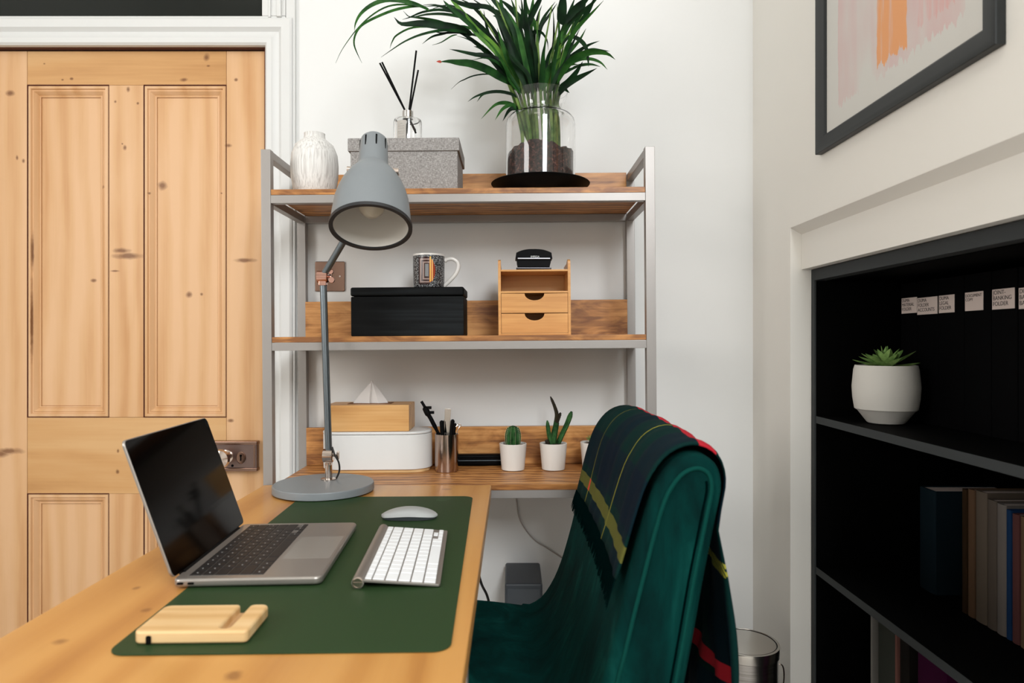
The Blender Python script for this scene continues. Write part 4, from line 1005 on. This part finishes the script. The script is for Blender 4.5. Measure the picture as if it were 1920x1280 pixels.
# slot in the top is drawn by a plate in its shadow colour
make('case', bm, wood('bamboo_case', srgb(226, 180, 120), srgb(212, 160, 98), srgb(188, 132, 72), 'X', 1.2, .42, .05, .3, .45).m, o)
bm = B(); box(bm, -.062, .062, -.022, .022, .0732, .0745, .0006); make('slot_shade_plate', bm, plain('slot_shadow', srgb(120, 80, 50), .8), o)
bm = B()
rings = []
for q_, w_, d_ in ((0, .050, .012), (.3, .036, .014), (.6, .021, .010), (.85, .008, .005), (1, .0012, .001)):
    z = .074+.064*q_; c = .004*q_
    rings.append([(c-w_, -.002, z), (c-w_*.5, -d_*.4, z), (c-.0015, -d_, z), (c+.0015, -d_*.4, z), (c+w_*.5, -d_*.9, z), (c+w_, 0, z), (c+w_*.4, .003, z), (c-w_*.4, .004, z)])
loft(bm, rings); make('tissue', bm, M['tissue'], o, smooth=20)
# pen cup
cx_, cy_ = -.1815, 1.900; cz_ = dz_(cx_)
bm = B(); lathe(bm, [(.031, .0004), (.0325, .002), (.0325, .104), (.0310, .104), (.0310, .004), (0, .004)], n=48)
tag(make('pen_cup', bm, M['rod'], loc=(cx_, cy_, cz_)), 'shiny metal pen cup on the back desk board', 'pen cup')
def inst(name, label, cat, group=None): return thing(name, label, cat, (cx_, cy_, cz_), group=group)
def qq(px, py, y): return P(px, py, y)-Vector((cx_, cy_, cz_))
def down(tp, f=(0, 0)):                         # foot of an implement inside the cup
    return Vector((f[0], f[1], .006))
o = inst('craft_knife', 'black ribbed knife leaning far left out of the metal cup', 'craft knife')
tp = qq(790, 752, 1.90); md = qq(803, 777, 1.90); ft = Vector((.012, .004, .008))
bm = B(); tube(bm, smooth_path([ft, qq(826, 822, 1.90), qq(808, 785, 1.90)], 5), [.0035]*2+[.0045]*6+[.006]*3, 12); make('handle', bm, M['blackgloss'], o)
bm = B(); tube(bm, smooth_path([qq(808, 785, 1.9), qq(801, 773, 1.9), qq(796, 762, 1.9), tp], 4), [.006]*3+[.0085]*5+[.004]*5, 10)
box(bm, -.006, .006, -.003, .003, -.004, .004, .001, mat=Matrix.Translation(qq(810, 773, 1.898))); box(bm, -.006, .006, -.003, .003, -.004, .004, .001, mat=Matrix.Translation(qq(805, 764, 1.898)))
make('ribbed_grip', bm, M['black'], o)
pens = [(828, 788, 1.89, .0062, 'black', 'round-capped black pen, leftmost upright one in the metal cup'),
        (835, 787, 1.91, .0068, 'blackgloss', 'thick black marker in the middle of the metal cup'),
        (849, 786, 1.89, .0058, 'black', 'black pen with a pointed cap right of the marker in the cup'),
        (854, 793, 1.92, .0035, 'black', 'thin black pen low at the right side of the metal cup')]
for a, b, c, r, m_, lb in pens:
    o = inst('pen', lb, 'pen', 'black pens in the metal cup'); tp = qq(a, b, c); ft = Vector((tp.x*.30, tp.y*.6, .006))
    d = (tp-ft).normalized()
    bm = B(); tube(bm, [ft, ft+d*.008, tp-d*.035], [r*.3, r*.9, r*.9], 14); make('barrel', bm, M[m_], o)
    bm = B(); tube(bm, [tp-d*.035, tp-d*.004, tp], [r, r, r*.5], 14); tube(bm, [tp-d*.003+Vector((0, -r-.001, 0)), tp-d*.03+Vector((0, -r-.001, 0))], .0011, 8); make('cap', bm, M[m_], o)
o = inst('ruler', 'clear flat ruler end rising above the black pens', 'ruler')
bm = B(); tp = qq(840, 766, 1.905); d = (tp-Vector((-.006, .004, .006))); L_ = d.length
mm = Matrix.Translation((-.006, .004, .006)) @ d.to_track_quat('Z', 'Y').to_matrix().to_4x4()
box(bm, -.0012, .0012, -.0085, .0085, 0, L_, .0004, mat=mm) if abs((mm.to_3x3() @ Vector((0, 1, 0))).x) > .7 else box(bm, -.0085, .0085, -.0012, .0012, 0, L_, .0004, mat=mm); make('blade', bm, plain('brushed_ruler', srgb(190, 180, 170), .25, .9), o)
o = inst('binder_clip', 'bent silver wire clip at the right rim of the metal cup', 'clip')
bm = B(); tube(bm, smooth_path([Vector((.014, -.004, .070)), qq(859, 805, 1.89), qq(864, 797, 1.89), qq(860, 795, 1.89), qq(855, 800, 1.89)], 4), .0014, 8); make('wire', bm, M['chrome'], o)
# black case lying behind the pots
x = -.095; bm = B(); slab(bm, .150, .030, .008, 0, .031, .008, n=4)
o = thing('pencil_case', 'glossy black slim case lying between metal cup and cactus pot', 'case', (x, 1.986, dz_(x)), ry=TILT)
bm.free(); bm = B(); slab(bm, .150, .030, .007, .0004, .0330, .006, n=5); make('case_body', bm, M['blackgloss'], o)
bm = B(); box(bm, -.074, .074, -.0158, -.0145, .0150, .0175, .0005); make('front_strip', bm, plain('front_strip_grey', srgb(96, 110, 120), .3, .6), o)  # thin lighter blue-grey strip along the case front
# three little pots
def pot(bm, rt, rb, h): lathe(bm, [(rb-.002, .0004), (rb, .002), (rt, h-.001), (rt-.001, h), (rt-.003, h), (rt-.004, h-.006), (0, h-.007)], n=48)
def cpot(X, Y, lb, rt=.0385, rb=.032, h=.0745):
    o = thing('potted_cactus', lb, 'cactus', (X, Y, dz_(X)), group='little plants in white pots'); bm = B(); pot(bm, rt, rb, h); make('pot', bm, M['ceramic'], o)
    bm = B(); lathe(bm, [(rt-.0045, h-.0055), (rt*.5, h-.003), (0, h-.002)], n=24, cap=False); make('soil', bm, M['soil'], o); return o
def ribbed(bm, pts, rads, ribs=8, depth=.12, n=48):
    pts = [Vector(p) for p in pts]; rings = []; up = None
    for i, p in enumerate(pts):
        d = (pts[min(i+1, len(pts)-1)]-pts[max(i-1, 0)]).normalized()
        if up is None: up = Vector((0, 1, 0))
        s = d.cross(up).normalized(); up = s.cross(d).normalized()
        rings.append([p+(s*math.cos(2*math.pi*k/n)+up*math.sin(2*math.pi*k/n))*rads[i]*(1+depth*math.cos(ribs*2*math.pi*k/n)) for k in range(n)])
    loft(bm, rings)
def spines(bm, pts, rads, ribs, ph=0, size=.0009, L=.003, step=1):
    for i in range(1, len(pts)-1, step):
        for k in range(ribs):
            a = 2*math.pi*k/ribs+ph; d = Vector((math.cos(a), math.sin(a), 0)); p = Vector(pts[i])+d*rads[i]*1.08
            for e in (-.7, 0, .7):
                w_ = (d+Vector((0, 0, e))).normalized(); tube(bm, [p, p+w_*L], [size*.5, size*.1], 4)
o = cpot(.0028, 1.915, 'round green ribbed cactus in a white pot, left one of the trio')
cp = [(0, 0, .068+.0555*(k/12)) for k in range(13)]; cr = [.0205*math.sin(math.pi*(.22+.78*k/12))**.55+.0003 if k < 12 else .002 for k in range(13)]; cr = [max(.0195*(1-((k/12-.45)/.56)**2*.8 if k/12 > .45 else 1-.2*((.45-k/12)/.45)**2)**.5, .003) if k < 12 else .002 for k in range(13)]
bm = B(); ribbed(bm, cp, cr, 10, .13); make('cactus_body', bm, M['cactus'], o)
bm = B(); spines(bm, cp, cr, 10); make('spines', bm, M['spine'], o)['kind'] = 'stuff'
o = cpot(.1160, 1.915, 'branching finger cactus in a white pot, middle one of the trio')
def q3(px, py, y=1.915): return P(px, py, y)-Vector((.1160, 1.915, dz_(.1160)))
arms = [([(1036,836),(1039,815),(1042,800),(1044,788)], .0085, .0065, 'cactus', 1.915), ([(1042,796),(1044,778),(1040,762),(1032,743)], .0060, .0030, 'cactus_dark', 1.918),
        ([(1044,792),(1048,782),(1051,773)], .0045, .0035, 'cactus_dark', 1.91), ([(1034,832),(1029,812),(1026,788)], .0062, .0045, 'cactus', 1.905),
        ([(1046,832),(1055,812),(1063,795),(1072,771)], .0062, .0064, 'cactus', 1.92), ([(1029,838),(1026,828),(1024,824)], .006, .004, 'cactus_dark', 1.90)]
for pa, r0, r1, mm_, yy in arms:
    pts = smooth_path([q3(a, b, yy) for a, b in pa], 5); m = len(pts)
    rr = [(r0+(r1-r0)*k/(m-1))*(1 if k < m-2 else (.8 if k == m-2 else .35)) for k in range(m)]
    bm = B(); ribbed(bm, pts, rr, 6, .14, 24); spines(bm, pts, rr, 5, size=.0007, L=.0015, step=2)
    make('cactus_branch', bm, M[mm_], o)
o = cpot(.2310, 1.925, 'small leafy succulent in a white pot, partly behind the green chair'); o.name = 'small_potted_succulent'; o['category'] = 'plant'
random.seed(8)
for k in range(22):
    a = k*2.4; e = R(15+60*(k/22)); bm = B(); blade(bm, (0, 0, .071), (math.cos(a)*math.cos(e), math.sin(a)*math.cos(e), math.sin(e)), (0, 0, 1), .030-.006*k/22, .010, .005, .2, 5); make('leaf', bm, M['succulent'], o)

# under the desk: slim box and cables
o = thing('computer_case', 'dark grey slim upright case against the wall under the desk', 'case', (.0315, 1.93, 0))
bm = B(); box(bm, -.051, .051, -.09, .09, .004, .457, .006, 3); make('housing', bm, plain('dark_grey_housing', srgb(62, 68, 74), .45), o)
bm = B(); box(bm, -.044, .044, -.0912, -.0895, .02, .444, .001); make('front_panel', bm, plain('dark_grey_front', srgb(72, 78, 84), .4), o)
bm = B()
for a in (-.035, .035):
    for b in (-.07, .07): box(bm, a-.01, a+.01, b-.01, b+.01, 0, .004)
make('foot', bm, M['black'], o)
bm = B(); tube(bm, smooth_path([P(968, 935, 2.036), P(975, 975, 2.036), P(1000, 1010, 2.036), P(1030, 1030, 2.036), P(1075, 1062, 2.036), P(1100, 1100, 2.036)], 6), .0018, 8)
tag(make('wall_cable', bm, plain('white_cable', srgb(168, 160, 154), .5)), 'thin pale cable running down the wall under the desk', 'cable')
bm = B(); tube(bm, smooth_path([P(893, 1060, 1.80), P(903, 1095, 1.82), P(915, 1122, 1.85), P(925, 1180, 1.90), P(927, 1300, 1.95)], 6), .0035, 8)
tag(make('power_cable', bm, M['rubber']), 'thick black cable hanging below the desk edge', 'cable')

# ------------------------------------------------------------------ pedal bin
bx, by = .586, 1.72; o = thing('pedal_bin', 'small round steel pedal bin on the floor beside the chair', 'bin', (bx, by, 0))
steelb = NT('brushed_steel'); n_ = steelb.noise(steelb.coord('Object', (6, 6, 400)), 1, 3); steelb.l(steelb.ramp(n_, [(.3, srgb(150, 146, 142)), (.7, srgb(196, 192, 188))]), steelb.b.inputs['Base Color']); steelb.b.inputs['Metallic'].default_value = 1; steelb.b.inputs['Roughness'].default_value = .24
bm = B(); lathe(bm, [(.080, .014), (.081, .016), (.081, .330), (.0825, .331), (0, .331)], n=64); make('body', bm, steelb.m, o)
bm = B(); lathe(bm, [(.083, 0), (.084, .002), (.083, .014), (0, .014)], n=48); make('foot_ring', bm, M['black'], o)
bm = B(); lathe(bm, [(.0815, .3312), (.0845, .332), (.0850, .350), (.0835, .3545), (.0780, .3555), (.0765, .3535), (.074, .3545), (.050, .3572), (0, .3580)], n=72); make('lid', bm, plain('polished_lid', srgb(200, 196, 190), .22, 1), o)
bm = B(); lathe(bm, [(.0772, .3545), (.0772, .3550), (.0755, .3550), (.0755, .3540)], n=72, cap=False); make('lid_groove', bm, M['black'], o)
bm = B(); tube(bm, smooth_path([(.080, -.05*0, .30), (.094, -.004, .295), (.097, -.006, .27), (.094, -.004, .245), (.080, 0, .24)], 5), .0018, 8); make('handle', bm, M['chrome'], o)
bm = B(); box(bm, -.015, .015, -.100, -.078, .006, .011, .002); make('pedal', bm, M['black'], o)

# ------------------------------------------------------------------ chair
chx, chy = .05, 1.255
ch = thing('armchair', 'dark green velvet chair with a sloping back beside the desk', 'chair', (chx, chy, 0))
inner = [(.015, -.612), (.040, -.603), (.066, -.588), (.088, -.558), (.104, -.525), (.118, -.485), (.136, -.42), (.149, -.365), (.163, -.31), (.177, -.255), (.190, -.212), (.202, -.188), (.216, -.170), (.232, -.159), (.250, -.1545), (.266, -.158), (.279, -.168), (.286, -.184), (.287, -.205),
         (.281, -.235), (.275, -.265), (.262, -.33), (.250, -.40), (.238, -.465), (.224, -.54), (.208, -.61), (.185, -.675), (.15, -.715), (.10, -.725), (.03, -.72)]
seatp = [(-.245, -.660), (-.252, -.630), (-.244, -.600), (-.225, -.588), (-.16, -.585), (-.085, -.588), (0, -.597), (.045, -.606), (.07, -.63), (.07, -.70), (.0, -.715), (-.20, -.705), (-.235, -.690)]
def inset(poly, d):
    n = len(poly); out = []
    ar = sum(poly[i][0]*poly[(i+1) % n][1]-poly[(i+1) % n][0]*poly[i][1] for i in range(n)); sg = 1 if ar > 0 else -1
    for i in range(n):
        a, b, c = Vector(poly[i-1]), Vector(poly[i]), Vector(poly[(i+1) % n])
        t_ = (c-a).normalized(); nrm = Vector((-t_.y, t_.x))*sg; out.append(b+nrm*d)
    return [(v.x, v.y) for v in out]
def dense(poly, k=2):
    n = len(poly); out = []
    for i in range(n):
        a, b, c, d = [Vector(poly[j % n]) for j in (i-1, i, i+1, i+2)]
        for s in range(k):
            t_ = s/k; v = .5*((2*b)+(c-a)*t_+(2*a-5*b+4*c-d)*t_*t_+(3*b-a-3*c+d)*t_**3); out.append((v.x, v.y))
    return out
def pad(bm, poly, y0, y1, r, bulge=0.0, wav=0.0, seg=6):
    poly = dense(poly, 2); ys = []
    for k in range(seg+1):
        a = R(90*k/seg); ys.append((y0+r*(1-math.sin(a)), r*(1-math.cos(a))))
    ys = [(y, i) for y, i in reversed([(y0+r*(1-math.cos(R(90*k/seg))), r*(1-math.sin(R(90*k/seg)))) for k in range(seg+1)])][::-1]
    mid = [(y0+r+(y1-y0-2*r)*k/14, 0) for k in range(1, 14)]
    end = [(y1-(y-y0), i) for y, i in reversed(ys)]
    rings = []
    for y, i in ys+mid+end:
        pr = inset(poly, i); q_ = (y-y0)/(y1-y0)*2-1
        ring = []
        for (a, b) in pr:
            off = bulge*(1-q_*q_)*max(0, min(1, (b+.60)/.3))
            ring.append((a+off-chx, y-chy, CZ+b))
        rings.append(ring)
    loft(bm, rings)
bm = B(); pad(bm, inner, .925, 1.585, .020, .012)
bk_ = make('backrest', bm, M['velvet'], ch, smooth=70)
bm = B(); pad(bm, seatp, .930, 1.580, .030); make('seat', bm, M['velvet'], ch, smooth=70)
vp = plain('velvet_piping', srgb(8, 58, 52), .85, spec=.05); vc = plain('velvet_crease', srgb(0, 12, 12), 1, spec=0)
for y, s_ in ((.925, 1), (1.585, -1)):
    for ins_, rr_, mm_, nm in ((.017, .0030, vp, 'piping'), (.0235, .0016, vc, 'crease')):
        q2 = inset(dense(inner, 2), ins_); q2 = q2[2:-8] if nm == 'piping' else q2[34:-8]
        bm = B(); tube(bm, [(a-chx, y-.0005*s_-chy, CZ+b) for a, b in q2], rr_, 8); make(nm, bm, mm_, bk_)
for a in (-.20, .16):
    for b in (-.26, .26):
        bm = B(); lathe(bm, [(.010, 0), (.012, .002), (.018, CZ-.712)], n=16, c=(a-chx, b, 0)); make('leg', bm, M['black'], ch)

# throw over the backrest
pth = dense(inner, 2)[6:]; pr = inset(dense(inner, 2), -.006)
# arc: start on the inner face at h ~ -.345, over the top, down the outer face, then hang free
i0 = min(range(len(pr)//2), key=lambda i: abs(pr[i][1]+.348)); i1 = min(range(len(pr)//2, len(pr)), key=lambda i: abs(pr[i][1]+.275))
arc = [Vector(p) for p in pr[i0:i1+1]]+[Vector((.288, -.33)), Vector((.292, -.40)), Vector((.294, -.47)), Vector((.294, -.55)), Vector((.293, -.63)), Vector((.292, -.70))]
fine = []
for a, b in zip(arc, arc[1:]):
    k = max(1, int((b-a).length/.012))
    for s in range(k): fine.append(a.lerp(b, s/k))
fine.append(arc[-1]); cum = [0]
for a, b in zip(fine, fine[1:]): cum.append(cum[-1]+(b-a).length)
itop = max(range(len(fine)), key=lambda i: fine[i].y); v0 = cum[itop]
th = thing('tartan_throw', 'dark green and navy tartan throw with a red stripe draped over the chair back', 'throw', (chx, chy, 0))
TY0, TY1 = .955, 1.535; NY = 48
me_rows = []; bm = B(); uvl = bm.loops.layers.uv.new('UVMap'); grid = []
for i, p in enumerate(fine):
    row = []; v_ = cum[i]-v0; hang = max(0, min(1, (v_-.10)/.3)); inn = max(0, min(1, (-v_-.02)/.15))
    a = fine[max(i-1, 0)]; b = fine[min(i+1, len(fine)-1)]; tt = (b-a).normalized(); nr = Vector((-tt.y, tt.x))
    for j in range(NY+1):
        u_ = j/NY; y = TY0+(TY1-TY0)*u_ + .010*math.sin(v_*14)*(1-u_) - .012*hang*(1-u_)
        q_ = (y-.925)/.66*2-1; bl = .012*(1-q_*q_)*max(0, min(1, (p.y+.60)/.3))
        wv = .0045*math.sin(u_*19+v_*9)+.003*math.sin(u_*41-v_*14)
        off = .0035+abs(wv)*(.5+hang*2.2)
        pp_ = p+nr*off if True else p
        row.append((bm.verts.new((pp_.x+bl-chx+.006*hang*math.sin(u_*13+1), y-chy, CZ+pp_.y)), (TY0+(TY1-TY0)*u_-.955, v_)))
    grid.append(row)
for i in range(len(grid)-1):
    for j in range(NY):
        q4 = (grid[i][j], grid[i][j+1], grid[i+1][j+1], grid[i+1][j]); f = bm.faces.new([c[0] for c in q4])
        for lo, c in zip(f.loops, q4): lo[uvl].uv = c[1]
cl = make('cloth', bm, M['tartan'], th, smooth=80)
sol = cl.modifiers.new('thickness', 'SOLIDIFY'); sol.thickness = .0025; sol.offset = 1
bm = B(); random.seed(3)
edge = [c[0] for c in []]
for k in range(150):
    u_ = k/149; y = TY0+(TY1-TY0)*u_; p = fine[0]; dxx = .0075+.004*math.sin(u_*19)
    q_ = (y-.925)/.66*2-1; bl = .012*(1-q_*q_)*max(0, min(1, (p.y+.60)/.3))
    a = Vector((p.x+bl-chx-.008, y-chy, CZ+p.y+.003)); tube(bm, [a, a+Vector((-.006, random.uniform(-.002, .002), -.018)), a+Vector((-.012, random.uniform(-.004, .004), -.040+random.uniform(-.005, .005)))], [.0011, .0009, .0005], 5)
make('fringe', bm, M['fringe_dark'], th)['kind'] = 'stuff'
